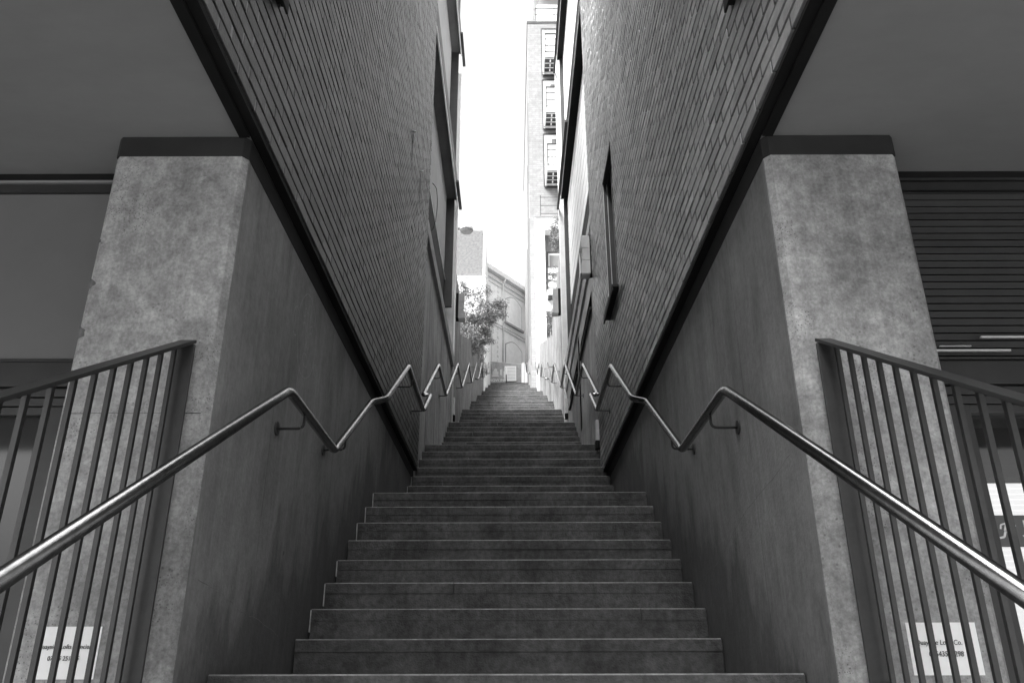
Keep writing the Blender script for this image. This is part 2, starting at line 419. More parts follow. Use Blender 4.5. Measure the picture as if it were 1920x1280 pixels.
def brick_building(s, label, XO):
    b = thing('brick_building', label, 'building')
    YF, YE = -1.6, (8.95 if s < 0 else 9.25)  # front edge unseen, reach set to keep sky light off piers and rails
    ch = .028
    plan = [(XC, YE), (XC, 2.86 + ch), (XC + ch * .8, 2.86), (XO - ch * .6, 2.86), (XO, 2.86 + ch * .6), (XO, 3.4), (1.32, 3.4), (1.32, YE)]
    def P(pl, e=0.0):
        out = []
        for x, y in pl:
            if x < 1.2: x -= e
            elif x > 1.5: x += e
            if y < 3: y -= e
            out.append((s * x, y))
        return out
    MB().prism(P(plan), GZ - .05, 2.042, 0).build('concrete_pier', M['pier_' + ('l' if s < 0 else 'r')], b)
    MB().prism(P(plan, .004), 2.043, 2.140).build('cap_band', M['band'], b, bevel=.003)
    MB().box(s * XC, s * 9, YF + .01, 3.6, 2.142, 2.32).build('soffit', M['soffit'], b)
    mb = MB(); mb.box(s * (XB + .002), s * (XC - .002), YF, YE, 2.144, 2.162); mb.box(s * (XB + .006), s * (XB + .014), YF, YE - .002, 2.1625, 2.172); mb.box(s*(XC-.0045), s*(XC+.04), YF, 2.85, 2.130, 2.1415)
    mb.build('steel_trim', M['black'], b)
    holes = [(2.0, 2.86, 2.92, 5.2)]
    if s > 0: holes.append((7.0, 7.76, 3.5, 5.14))
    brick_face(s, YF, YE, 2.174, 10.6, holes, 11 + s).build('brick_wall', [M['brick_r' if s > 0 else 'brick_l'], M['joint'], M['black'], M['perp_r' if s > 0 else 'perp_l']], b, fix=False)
    for h in holes:
        fr = MB(); x0 = XB + .075
        for a, b2 in ((h[0] + .002, h[0] + .05), (h[1] - .05, h[1] - .002), ((h[0] + h[1]) / 2 - .02, (h[0] + h[1]) / 2 + .02)):
            fr.box(s * (x0 - .03), s * (x0 + .04), a, b2, h[2] + .05, h[3] - .05)
        fr.box(s * (x0 - .031), s * (x0 + .041), h[0] + .003, h[1] - .003, h[2] + .002, h[2] + .05); fr.box(s * (x0 - .031), s * (x0 + .041), h[0] + .003, h[1] - .003, h[3] - .05, h[3] - .002)
        fw = fr.build('window', M['dark'], b)
        MB().box(s * (x0 + .01), s * (x0 + .02), h[0] + .03, h[1] - .03, h[2] + .03, h[3] - .03).build('pane', M['glass'], fw)
        pj = .065 if h[0] > 5 else .035; sm = MB(); sm.box(s * (XB - pj), s * (XB + .09), h[0] - .02, h[1] + .02, h[2] - .03, h[2] - .002); sm.box(s * (XB - pj - .001), s * (XB - pj + .010), h[0] - .021, h[1] + .021, h[2] - .075, h[2] - .029)
        sm.build('sill', M['band'], fw, bevel=.002)
        # slim metal lining round the reveal
        ln = MB(); 
        ln.box(s * (XB - .006), s * (XB + .11), h[1] - .012, h[1] - .003, h[2] + .003, h[3] - .003); ln.box(s * (XB - .006), s * (XB + .11), h[0] + .013, h[1] - .013, h[3] - .013, h[3] - .003)
        ln.build('lining', M['guard'], fw); ln = MB()
        for xa in (-.004, .040): ln.box(s * (XB + xa), s * (XB + xa + .006), h[1] - .022, h[1] - .0125, h[2] + .003, h[3] - .014)
        ln.build('frame', M['pale'], fw)
    # mass of the building above and behind
    mb = MB(); mb.box(s * (XB + .2), s * 9, YF + .02, YE - .01, 2.33, 10.8, 0); mb.box(s * XB, s * (XB + .2), YF, YE, 10.605, 10.8, 0)
    mb.box(s * (XB + .012), s * 9, YF - .09, YF, 2.142, 10.8, 0); mb.box(s * 1.33, s * 9, 3.61, YE - .01, GZ, 2.32, 0)
    mb.build('upper_wall', M['brickwall'], b)
    return b
# separate concretes for the two piers are the same recipe with different blotches
for k_, off in (('l', 0), ('r', 1)):
    M['pier_' + k_] = None
def pier_mat(name, seedoff, lo, hi):
    # front face blotchy, painted paler as the lit side; the long inner face is darker, smoother and stained with vertical run-off
    m = mat(name, lo, hi, .85, scale=1.9, bump=.15, bscale=60, pits=.4, detail2=.26, contrast=(.30, .70), streak=.22)
    t = m.node_tree; N = t.nodes; L = t.links; b = N['Principled BSDF']
    mp = [n for n in N if n.type == 'MAPPING'][0]; mp.inputs['Location'].default_value = (seedoff, seedoff * .7, seedoff * 1.3)
    front = b.inputs['Base Color'].links[0].from_socket
    def mulf(a, fac, lo_, hi_, p0, p1):
        r_ = N.new('ShaderNodeMapRange'); r_.inputs[1].default_value = p0; r_.inputs[2].default_value = p1; r_.inputs[3].default_value = lo_; r_.inputs[4].default_value = hi_
        L.new(fac, r_.inputs[0]); q = N.new('ShaderNodeMix'); q.data_type = 'RGBA'; q.blend_type = 'MULTIPLY'; q.inputs[0].default_value = 1
        L.new(a, q.inputs[6]); L.new(r_.outputs[0], q.inputs[7]); return q.outputs[2]
    def noise(sc, det=6, ro=.6):
        q = N.new('ShaderNodeTexNoise'); q.inputs['Scale'].default_value = sc; q.inputs['Detail'].default_value = det; q.inputs['Roughness'].default_value = ro
        L.new(mp.outputs[0], q.inputs['Vector']); return q.outputs[0]
    front = mulf(front, noise(75, 4, .8), .72, 1.2, .34, .66)
    front = mulf(front, noise(7, 9, .75), .84, 1.08, .38, .60)
    vz = N.new('ShaderNodeTexVoronoi'); vz.inputs['Scale'].default_value = 95; L.new(mp.outputs[0], vz.inputs['Vector'])
    mk = N.new('ShaderNodeMapRange'); mk.inputs[1].default_value = .48; mk.inputs[2].default_value = .60; mk.inputs[3].default_value = .4; mk.inputs[4].default_value = 0; L.new(noise(3.3, 3), mk.inputs[0])
    aa = N.new('ShaderNodeMath'); aa.operation = 'ADD'; L.new(vz.outputs[0], aa.inputs[0]); L.new(mk.outputs[0], aa.inputs[1])
    front = mulf(front, aa.outputs[0], .45, 1.0, .16, .30)
    tc = N.new('ShaderNodeTexCoord'); sp = N.new('ShaderNodeSeparateXYZ'); L.new(tc.outputs['Object'], sp.inputs[0])
    # board-marked side: streaks
    m2 = N.new('ShaderNodeMapping'); m2.inputs['Scale'].default_value = (2.5, 2.5, .8); m2.inputs['Location'].default_value = (seedoff, 0, 0); L.new(tc.outputs['Object'], m2.inputs[0])
    n2 = N.new('ShaderNodeTexNoise'); n2.inputs['Scale'].default_value = 1.7; n2.inputs['Detail'].default_value = 9; n2.inputs['Roughness'].default_value = .68; L.new(m2.outputs[0], n2.inputs['Vector'])
    r2 = N.new('ShaderNodeValToRGB'); r2.color_ramp.elements[0].position = .30; r2.color_ramp.elements[1].position = .70
    r2.color_ramp.elements[0].color = (.17,) * 3 + (1,); r2.color_ramp.elements[1].color = (.30,) * 3 + (1,); L.new(n2.outputs[0], r2.inputs[0])
    n3 = N.new('ShaderNodeTexNoise'); n3.inputs['Scale'].default_value = .9; n3.inputs['Detail'].default_value = 5; L.new(tc.outputs['Object'], n3.inputs['Vector'])
    r3 = N.new('ShaderNodeMapRange'); r3.inputs[1].default_value = .35; r3.inputs[2].default_value = .65; r3.inputs[3].default_value = .78; r3.inputs[4].default_value = 1.2; L.new(n3.outputs[0], r3.inputs[0])
    mu = N.new('ShaderNodeMix'); mu.data_type = 'RGBA'; mu.blend_type = 'MULTIPLY'; mu.inputs[0].default_value = 1; L.new(r2.outputs[0], mu.inputs[6]); L.new(r3.outputs[0], mu.inputs[7])
    # splash-back grime: dark damp patches low on the wall, with a ragged top edge following the steps
    dz = N.new('ShaderNodeMath'); dz.operation = 'MULTIPLY_ADD'; L.new(sp.outputs[1], dz.inputs[0]); dz.inputs[1].default_value = -.47; L.new(sp.outputs[2], dz.inputs[2])
    ad = N.new('ShaderNodeMath'); ad.operation = 'MULTIPLY_ADD'; L.new(n2.outputs[0], ad.inputs[0]); ad.inputs[1].default_value = -2.2; L.new(dz.outputs[0], ad.inputs[2])
    rg = N.new('ShaderNodeMapRange'); rg.inputs[1].default_value = -2.70; rg.inputs[2].default_value = -2.30; rg.inputs[3].default_value = .42; rg.inputs[4].default_value = 1; L.new(ad.outputs[0], rg.inputs[0])
    mg = N.new('ShaderNodeMix'); mg.data_type = 'RGBA'; mg.blend_type = 'MULTIPLY'; mg.inputs[0].default_value = 1; L.new(mu.outputs[2], mg.inputs[6]); L.new(rg.outputs[0], mg.inputs[7])
    # which face: the first 4 cm of the long wall share the front's paler colour
    m4 = N.new('ShaderNodeMapping'); m4.inputs['Scale'].default_value = (22, 22, .8); m4.inputs['Location'].default_value = (seedoff, 2, 0); L.new(tc.outputs['Object'], m4.inputs[0])
    n4 = N.new('ShaderNodeTexNoise'); n4.inputs['Scale'].default_value = 1.5; n4.inputs['Detail'].default_value = 9; n4.inputs['Roughness'].default_value = .75; L.new(m4.outputs[0], n4.inputs['Vector'])
    n5 = N.new('ShaderNodeTexNoise'); n5.inputs['Scale'].default_value = 26; n5.inputs['Detail'].default_value = 6; n5.inputs['Roughness'].default_value = .8; L.new(tc.outputs['Object'], n5.inputs['Vector'])
    side_ = mulf(mulf(mg.outputs[2], n4.outputs[0], .90, 1.06, .36, .64), n5.outputs[0], .86, 1.12, .36, .64)
    st = N.new('ShaderNodeMapRange'); st.inputs[1].default_value = 2.885; st.inputs[2].default_value = 2.91; L.new(sp.outputs[1], st.inputs[0])
    mx = N.new('ShaderNodeMix'); mx.data_type = 'RGBA'; L.new(st.outputs[0], mx.inputs[0]); L.new(front, mx.inputs[6]); L.new(side_, mx.inputs[7])
    L.new(mx.outputs[2], b.inputs['Base Color'])
    return m
M['pier_l'] = pier_mat('weathered pier concrete', 3.1, .25, .50)
M['pier_r'] = pier_mat('pitted pier concrete', 9.7, .25, .50)
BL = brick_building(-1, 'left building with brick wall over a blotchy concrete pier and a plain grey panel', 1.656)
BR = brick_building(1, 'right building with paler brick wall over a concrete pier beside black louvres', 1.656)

# shop fronts under the soffits, set just behind the piers
YS = 3.10
def shopfront(s, b, XO):
    X = lambda v: s * v
    MB().box(X(XO + .001), X(9), YS + .03, YS + .28, 2.095, 2.1405).build('shadow_gap', M['black'], b)
    MB().box(X(XO + .001), X(9), YS + .012, YS + .1, 2.082, 2.094).build('head_trim', M['soffit'] if s < 0 else M['guard'], b)
    MB().box(X(XO + .001), X(9), YS + .02, YS + .12, 2.034, 2.077).build('head_rail', M['guard'] if s < 0 else M['dark'], b)
    if s < 0:
        MB().box(X(XO + .001), X(9), YS + .035, YS + .12, 1.222, 2.033).build('sign_panel', M['panel'], b)
    else:
        mb = MB(); z = 1.20
        i = 0
        while z < 2.03:
            c = (X(5.3), YS + .045, z + .017)
            mb.obox(c, (3.68, 0, 0), (0, .006, .001), (0, -.0035 + random.uniform(-.0006, .0006), .0128)); z += .0345; i += 1
        lv = mb.build('louvre', M['louvre'], b); tag(lv, kind='stuff')
        del lv['kind']
        MB().box(X(XO + .001), X(9), YS + .10, YS + .12, 1.19, 2.033).build('louvre_back', M['black'], b)
        mb = MB(); mb.box(X(1.98), X(2.6), YS + .001, YS + .012, 1.300, 1.308); mb.box(X(1.78), X(2.09), YS + .001, YS + .012, 1.240, 1.248); mb.box(X(1.80), X(1.93), YS + .001, YS + .012, 1.262, 1.265)
        mb.build('pale_strip', M['pale'], b)  # pale boxes paint light showing through broken louvre slats
    mb = MB(); mb.box(X(XO + .001), X(9), YS + .01, YS + .13, 1.10, 1.20 if s > 0 else 1.221); mb.box(X(XO + .001), X(9), YS + .03, YS + .13, 1.062, 1.097); mb.box(X(XO+.001), X(9), YS+.0, YS+.02, 1.205, 1.212)
    mb.build('transom', M['dark'], b, bevel=.003)
    # glazed doors
    d = MB()
    d.box(X(XO + .001), X(1.74), YS + .02, YS + .13, GZ, 1.060); d.box(X(1.745), X(1.885), YS + .035, YS + .12, GZ + .01, 1.02)
    d.box(X(1.885), X(2.72), YS + .036, YS + .119, .985, 1.019); d.box(X(1.885), X(2.72), YS + .036, YS + .119, GZ + .01, GZ + .25)
    d.box(X(1.741), X(9), YS + .036, YS + .12, 1.024, 1.058)
    d.box(X(2.72), X(2.86), YS + .035, YS + .12, GZ + .01, 1.02); d.box(X(2.865), X(9), YS + .03, YS + .12, GZ, 1.02)
    dr = d.build('door', M['dark'], b, bevel=.003)
    MB().box(X(1.885), X(2.72), YS + .07, YS + .078, GZ + .25, .985).build('pane', M['glass'] if s < 0 else M['clear'], dr)
    h = MB(); h.tube(rounded([(X(1.83), YS + .035, -.1), (X(1.83), YS - .05, -.1), (X(1.83), YS - .05, -.75), (X(1.83), YS + .035, -.75)], .03), .012, 10)
    h.build('handle', M['guard'], dr, smooth=True)
    # room behind
    MB().box(X(1.7), X(2.9), YS + .14, YS + .5, GZ, 1.05).build('lobby', M['black'] if s < 0 else M['band'], b) if s < 0 else None
    if s > 0:
        mb = MB(); mb.box(X(1.7), X(2.9), YS + .48, YS + .5, GZ, 1.05)
        mb.build('lobby', M['band'], b)
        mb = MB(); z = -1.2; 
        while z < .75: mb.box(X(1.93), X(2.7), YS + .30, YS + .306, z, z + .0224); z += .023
        mb.build('blind_or_reflection', M['reflection_glow'], b)  # added glowing slats imitate a bright reflection in the door glass
        mb = MB(); mb.box(X(1.78), X(2.8), YS + .28, YS + .34, .775, .83); mb.build('dark_rail', M['dark'], b)
shopfront(-1, BL, 1.656)
shopfront(1, BR, 1.656)
# grey strips painting the light reflected in the left door
mb = MB(); z = -1.1
mb.box(-1.93, -2.2, YS + .060, YS + .064, .10, .36); mb.box(-1.925, -2.2, YS + .060, YS + .064, -.05, .04)
tag(mb.build('door_reflection', [M['panel']], None), 'faint grey painted reflections on the left glass door behind the railing', 'door_reflection')
# exit sign behind the right-hand glass
es = thing('exit_sign', 'grey escape sign with running figure and down arrow behind the right glass door', 'sign')
MB().prism([(1.888, YS + .050), (2.30, YS + .050), (2.30, YS + .058), (1.888, YS + .058)], .455, .575).build('plate', M['signplate'], es, bevel=.003)
fig = MB(); YF_ = YS + .0485
def flat(mb, pts, y=YF_, t=.0015, mi=0):
    n = len(mb.v); k = len(pts); mb.v += [(p[0], y, p[1]) for p in pts] + [(p[0], y + t, p[1]) for p in pts]
    for i in range(k):
        j = (i + 1) % k; mb.f.append((n + i, n + j, n + k + j, n + k + i)); mb.m.append(mi)
    mb.f.append(tuple(n + i for i in range(k))); mb.m.append(mi); mb.f.append(tuple(n + k + i for i in reversed(range(k)))); mb.m.append(mi)
def bar(mb, a, b_, w_, **kw):
    a = Vector(a); b_ = Vector(b_); d = (b_ - a).normalized(); n = Vector((-d.y, d.x)) * w_ / 2
    flat(mb, [a - n, b_ - n, b_ + n, a + n], **kw)
ox, oz = 1.930, .51
flat(fig, [(ox + .012 + .0085 * math.cos(q * math.pi / 5), oz + .046 + .0085 * math.sin(q * math.pi / 5)) for q in range(10)])
bar(fig, (ox + .004, oz + .036), (ox - .008, oz + .004), .014); bar(fig, (ox + .004, oz + .03), (ox + .024, oz + .018), .006); bar(fig, (ox + .024, oz + .018), (ox + .034, oz + .026), .006)
bar(fig, (ox, oz + .034), (ox - .022, oz + .028), .006); bar(fig, (ox - .022, oz + .028), (ox - .026, oz + .012), .006)
bar(fig, (ox - .008, oz + .006), (ox + .012, oz - .012), .008); bar(fig, (ox + .012, oz - .012), (ox + .006, oz - .036), .008)
bar(fig, (ox - .008, oz + .006), (ox - .018, oz - .018), .008); bar(fig, (ox - .018, oz - .018), (ox - .036, oz - .022), .008)
bar(fig, (ox + .07, oz + .045), (ox + .07, oz - .018), .008); flat(fig, [(ox + .053, oz - .012), (ox + .087, oz - .012), (ox + .07, oz - .038)])
fig.build('pictogram', M['white'], es)

# formwork lines and chalk drawing on the concrete
def chalk_face():
    mb = MB()
    def ln(pts, w_=.004):
        pts = [Vector(p) for p in pts]
        for a, b_ in zip(pts, pts[1:]):
            d = (b_ - a)
            if d.length < 1e-6: continue
            d.normalize(); n = Vector((-d.y, d.x)) * w_ / 2; a2 = a - d * w_ * .3; b2 = b_ + d * w_ * .3
            X = -(XC - .0012)
            mb.quad((X, (a2 - n).x, (a2 - n).y), (X, (b2 - n).x, (b2 - n).y), (X, (b2 + n).x, (b2 + n).y), (X, (a2 + n).x, (a2 + n).y))
    cy, cz, ry, rz = 4.07, 1.72, .20, .235
    ln([(cy + ry * math.cos(t_ * .2) * (1 + .04 * math.sin(t_)), cz + rz * math.sin(t_ * .2) * (1 - .1 * math.cos(t_ * .2))) for t_ in range(33)])
    ln([(cy - ry - .045 + .05 * math.cos(.35 * t_) , cz - .01 + .08 * math.sin(.35 * t_)) for t_ in range(3, 16)])
    ln([(cy + ry + .03 + .035 * math.cos(.35 * t_), cz - .13 + .055 * math.sin(.35 * t_)) for t_ in range(-7, 10)])
    for e in (-.075, .075):
        ln([(cy + e - .03 + .012 * q, cz + .035 + .018 * math.sin(q * .7)) for q in range(6)], .005)
        ln([(cy + e - .03 + .012 * q, cz + .075 + .018 * math.sin(q * .7)) for q in range(6)], .004)
    ln([(cy - .09 + .018 * q, cz + .13 + .01 * math.sin(q * 1.8)) for q in range(11)], .005)
    ln([(cy - .01, cz + .04), (cy + .005, cz - .03), (cy - .02, cz - .05), (cy + .03, cz - .06)])
    ln([(cy + .055 * math.cos(t_ * .35), cz - .135 + .035 * math.sin(t_ * .35)) for t_ in range(19)])
    ln([(cy - .1, cz - .22), (cy - .12, cz - .5)]); ln([(cy + .02, cz - .24), (cy + .03, cz - .55)])
    o = mb.build('chalk_drawing', M['chalk'], BL, fix=False)
    return o
chalk_face()
for B, s_, zj, x0, x1 in ((BL, -1, .905, 1.13, 1.64),):
    mb = MB(); x = x0
    while x < x1:
        xe = min(x1, x + random.uniform(.03, .12)); zz = zj + random.uniform(-.0012, .0012); h_ = random.uniform(.0006, .0016)
        mb.quad((s_ * x, 2.8592, zz - h_), (s_ * xe, 2.8592, zz - h_), (s_ * xe, 2.8592, zz + h_), (s_ * x, 2.8592, zz + h_)); x = xe + (random.uniform(.0, .03) if random.random() < .4 else 0)
    mb.build('formwork_joint', M['guard'], B, fix=False)
mb = MB(); q_ = at(413, 314, 2.857); n_ = 18
mb.poly([(q_[0] + .018 * math.cos(2 * math.pi * i / n_), 2.8588, q_[1] + .016 * math.sin(2 * math.pi * i / n_)) for i in range(n_)]); mb.build('patch', M['concrete2'], BL, fix=False)
mb = MB(); q_ = at(380, 333, 2.857)
mb.poly([(q_[0] + .02 * math.cos(2 * math.pi * i / n_), 2.8588, q_[1] + .009 * math.sin(2 * math.pi * i / n_) + .008 * math.cos(2 * math.pi * i / n_)) for i in range(n_)]); mb.build('patch', M['concrete2'], BL, fix=False)
for py_, r_ in ((530, .026), (622, .03), (450, .012)):
    mb = MB(); z_ = at(200, py_, 2.86)[1]; rr_ = random.Random(py_)
    pts_ = [(-1.650, z_ - r_)] + [(-1.650 + r_ * math.sin(math.pi * i / 7) * rr_.uniform(.6, 1.1), z_ - r_ + 2 * r_ * i / 7) for i in range(1, 7)] + [(-1.650, z_ + r_)]
    mb.poly([(x_, 2.8588, zz_) for x_, zz_ in pts_]); mb.build('chip', M['concrete3'], BL, fix=False)
# shutter joints and tie holes on the long concrete flanks
for s_, B in ((-1, BL), (1, BR)):
    rj = random.Random(31 + s_)
    for yj in (3.62, 4.86, 6.1, 7.34):
        mb = MB(); z = stairZ(yj) + .01; yj += rj.uniform(-.08, .08)
        while z < 2.03:
            ze = min(2.035, z + rj.uniform(.1, .4)); w2 = rj.uniform(.0010, .0022); X = s_ * (XC - .0007)
            mb.quad((X, yj - w2, z), (X, yj + w2, z), (X, yj + w2, ze), (X, yj - w2, ze)); z = ze
        mb.build('formwork_joint', M['seam'], B, fix=False)
        for zz in (stairZ(yj) + .55, stairZ(yj) + 1.35):
            if zz < 1.9:
                mb = MB(); mb.poly([(s_ * (XC - .0008), yj + .42 + .011 * math.cos(i * .55), zz + .011 * math.sin(i * .55)) for i in range(11)]); mb.build('tie_hole', M['seam'], B, fix=False)
# paler cracks on the concrete flanks
for s, B, pts in ((-1, BL, [(2.98, .32), (3.25, .30), (3.5, .25), (3.75, .235), (4.0, .2), (4.12, .18)]), (1, BR, [(2.9, .82), (3.3, .75), (3.7, .71), (4.1, .62), (4.5, .52)])):
    mb = MB()
    P2 = []
    for (a, b_), (c, d) in zip(pts, pts[1:]):
        for k in range(6):
            t_ = k / 6; P2.append((a + (c - a) * t_, b_ + (d - b_) * t_ + random.uniform(-.004, .004)))
    for (a, b_), (c, d) in zip(P2, P2[1:]):
        X = s * (XC - .001); h_ = .0012
        mb.quad((X, a, b_ - h_), (X, c, d - h_), (X, c, d + h_), (X, a, b_ + h_))
    mb.build('crack', M['concrete3'] if s < 0 else M['concrete'], B, fix=False)

# ------------------------------------------------------------------ paper notices on the piers
def notice(x, z, w_, h_, l1, l2, label, dx=0, tilt=0, f1=.9, f2=.5, dx2=0):
    n = thing('paper_notice', label, 'notice', 'paper notices taped low on the piers', (x, 2.86 - .0015, z))
    n.rotation_euler = (0, R(tilt), 0)
    mb = MB()
    K = 6
    for i in range(K):
        for j in range(K):
            def P(a, b_): return (-w_ / 2 + w_ * a / K, -.0008 - .0025 * math.sin(a * 1.9 + b_) * (b_ / K) ** 2 if 0 < a < K else -.0008, -h_ / 2 + h_ * b_ / K)
            mb.quad(P(i, j), P(i + 1, j), P(i + 1, j + 1), P(i, j + 1))
    mb.build('sheet', M['paper'], n, smooth=True, fix=False)
    for l_, f_, z_, x_ in ((l1, f1, .012, dx), (l2, f2, -.024, dx2)):
        t1 = text_mesh(l_, .024, (x_, -.0045, z_), (R(90), 0, 0), 'lettering', M['ink'], n, shear=.12)
        k_ = w_ * f_ / max(v.co.x for v in t1.data.vertices) / 2; t1.scale = (k_, k_ * 1.1, 1)
a = at(76, 1172, 2.86); c = at(180, 1271, 2.86); a2 = at(193, 1172, 2.86)
notice((a[0] + a2[0]) / 2, (a[1] + c[1]) / 2, a2[0] - a[0], a[1] - c[1], 'Quayside Lofts Concierge', '07515 251405', 'white paper notice on the left pier, its longer line ending in Concierge', .0, 0, .93, .50, -.006)
a = at(1696, 1168, 2.86); a2 = at(1826, 1168, 2.86); c = at(1845, 1267, 2.86)
notice((a[0] + a2[0]) / 2, (a[1] + c[1]) / 2, a2[0] - a[0], a[1] - c[1], 'Quayside Lofts Co.', '07543571298', 'white paper notice on the right pier, reading Lofts Co. over a number', -.018, 0, .66, .50, .0)

# ------------------------------------------------------------------ guard rails either side of the lowest flight
def guard(s, label):
    g_ = thing('guard_railing', label, 'railing', None, (s * 1.2, 2.8, 0))
    X = 0; SL = .56; ZT = 1.165
    zt = lambda y: ZT + SL * y
    MB().box(-.035, .035, -.006, .006, -.02, ZT - .012).build('post', M['guard'], g_, bevel=.0015)
    MB().box(-.05, .05, -.04, .02, -.035, -.02).build('foot', M['guard'], g_, bevel=.002)
    L_ = 2.3; cx = Vector((0, 1, SL)).normalized(); n = Vector((0, -SL, 1)).normalized()
    cen = Vector((0, -L_ / 2 + .02, ZT - SL * L_ / 2 + .01))
    MB().obox(cen, (.03, 0, 0), cx * (L_ / 2 * math.sqrt(1 + SL * SL)), n * .0065).build('top_rail', M['guard'], g_, bevel=.002)
    MB().obox(cen - Vector((0, 0, 1.2)), (.02, 0, 0), cx * (L_ / 2 * math.sqrt(1 + SL * SL)), n * .006).build('bottom_rail', M['guard'], g_, bevel=.002)
    me = None
    for i in range(22):
        y = -.045 - .0995 * i
        if me is None:
            o = MB(); o.box(-.0075, .0075, -.0075, .0075, -1.19, -.008); o = o.build('baluster', M['guard'], g_, bevel=.001); me = o
        else:
            o = me.copy(); COL.objects.link(o); o.parent = g_
        o.location = (s*.02, y, zt(y))
    # lower newel
    o = MB().box(-.035, .035, -.006, .006, -1.2, 0).build('post', M['guard'], g_, bevel=.0015); o.location = (0, -L_ + .02, zt(-L_) + .0)
guard(-1, 'grey steel guard railing with flat top and thin bars before the left pier')
guard(1, 'grey steel guard railing with flat top and thin bars before the right pier')

# ------------------------------------------------------------------ zigzag handrails
RR = .0225
def hr_x(y):
    if y < 5.42: return .97
    if y < 5.58: return .97 - .08 * (y - 5.42) / .16
    if y < 8.50: return .89
    if y < 8.60: return .89 + .08 * (y - 8.50) / .10
    return .97
def handrail(s, f0, f1, label, start_low=False, jog=True, xoff=0.0):
    h = thing('handrail', label, 'handrail')
    pts = []; brs = []
    def xx(y): return s * ((hr_x(y) if jog else .97) - xoff)
    for f in range(f0, f1 + 1):
        if f == 0:
            lo = (1.0, 1.18 - .565 * 2.40); hi = (3.40, 1.18)
        else:
            lo = (stepY(f * 8 - 7) + .0, stepZ(f * 8 - 8) + 1.155); hi = (stepY(f * 8) + .2, stepZ(f * 8) + 1.155)
        sl = (hi[1] - lo[1]) / (hi[0] - lo[0])
        if f == f0 and f > 0: pts.append((xx(lo[0]) + s * .09, lo[0], lo[1]))
        pts.append((xx(lo[0]), lo[0], lo[1]))
        if jog:
            for ya, yb in ((5.42, 5.58), (8.50, 8.60)):
                if lo[0] < ya < hi[0]:
                    za = lo[1] + sl * (ya - lo[0]); zb = za + .004
                    # the rail kinks sideways round the brick face and resumes the slope
                    pts.append((xx(ya), ya, za)); pts.append((xx(yb), ya + (.10 if ya < 6 else -.02), za + (.05 if ya < 6 else -.01)))
        pts.append((xx(hi[0]), hi[0], hi[1]))
        if f > 0:
            brs.append((lo[0] + .27, lo[1] + sl * .27)); 
        else: brs.append((1.47, 1.18 - .565 * 1.93))
        if f < f1: brs.append((hi[0] + .30, hi[1]))
        else: brs.append((hi[0] - .12, hi[1] - sl * .12))
    mb = MB(); mb.tube(rounded(pts, .055, 4), RR, 16)
    mb.build('rail', M['steel'], h, smooth=True)
    for y, z in brs:
        if f0 == 0 and y < 2.7: wall = 1.2; 
        elif y < 9.2 and z > 2.15 + .0 and jog: wall = XB
        else: wall = XC
        x = abs(xx(y)); mb = MB()
        mb.tube(rounded([(s * (wall - .001), y, z - .088), (s * x, y, z - .088), (s * x, y, z - .015)], .028, 5), .007, 8)
        o = mb.build('bracket', M['dark'], h, smooth=True)
        if wall != 1.2:
            p = MB(); p.tube([(s * (wall - .001), y, z - .088), (s * (wall - .008), y, z - .088)], .034, 20)
            p.build('wall_plate', M['dark'], o)
    return h
handrail(-1, 0, 5, 'left steel handrail zigzagging from the lowest steps past the brick wall')
handrail(1, 0, 5, 'right steel handrail zigzagging from the lowest steps past the brick wall')
handrail(-1, 6, 8, 'short far steel handrail on the left, under the overhanging tree', jog=False)
handrail(1, 6, 8, 'short far steel handrail on the right, below the white wall', jog=False)
handrail(-1, 9, 10, 'farthest steel handrail on the left, ending near the mesh banner', jog=False)
handrail(1, 9, 10, 'farthest steel handrail on the right, ending near the white sheet', jog=False, xoff=.30)

# ------------------------------------------------------------------ second buildings up the passage
def joint_lines(s, x, y0, y1, z0, z1, step, parent, name='formwork_joint'):
    mb = MB(); y = y0
    while y < y1:
        yy = y + random.uniform(-.1, .1)
        mb.box(s * (x - .0025), s * (x + .01), yy, yy + .012, z0, z1); y += step * random.uniform(.8, 1.2)
    return mb.build(name, M['line'], parent)
# left: grey rendered building with projecting slabs; its upper wall stands back
GB = thing('rendered_building', 'grey rendered building beyond the left brick wall with projecting slab edges', 'building')
s = -1; XU = 1.253; YA = 8.952; YB_ = 13.42
mb = MB(); side_wall(mb, s, XC, YA, 13.8, .5, 5.22); mb.box(s * XC, s * 9, 13.80, 13.82, .5, 5.2); mb.build('concrete_wall', M['concrete2'], GB, fix=False)
joint_lines(s, XC, 9.9, 13.6, 1.0, 5.2, 1.05, GB)
MB().box(s * 1.05, s * 1.5, YA, 13.8, 5.222, 5.43).build('string_course', M['greyrender'], GB, bevel=.004)
MB().box(s * (XU - .012), s * 1.5, YA, 13.8, 6.15, 6.84).build('base_band', M['black'], GB)
MB().box(s * XU, s * 1.5, YA, 13.8, 5.431, 6.149).build('plinth', M['greyrender2'], GB)
MB().box(s * (XU - .022), s * 1.5, YA, 13.8, 6.842, 6.87).build('sill_trim', M['pale'], GB)
MB().box(s * XU, s * 9, YA, YB_, 6.872, 14.6).build('upper_wall', M['greyrender2'], GB)
for z0, z1, ye in ((8.62, 9.08, YB_ + .113), (12.25, 12.75, YB_ + .113)):
    o = MB().box(s * 1.054, s * 1.5, YA, ye, z0, z1).build('roof_slab', M['slab'], GB, bevel=.004)
    MB().box(s * 1.044, s * 1.062, YA, ye, z0 - .045, z0 - .002).build('drip_trim', M['white'], o)
    MB().box(s * .99, s * 1.048, 13.0, ye + .45, z0 + .06, z0 + .10).build('gutter_edge', M['guard'], o)
mb = MB()
for a, b_ in ((6.3, 8.61), (9.09, 12.24), (12.76, 14.5)): mb.box(s * 1.10, s * (XU + .05), YB_ + .045, YB_ + .11, a, b_)
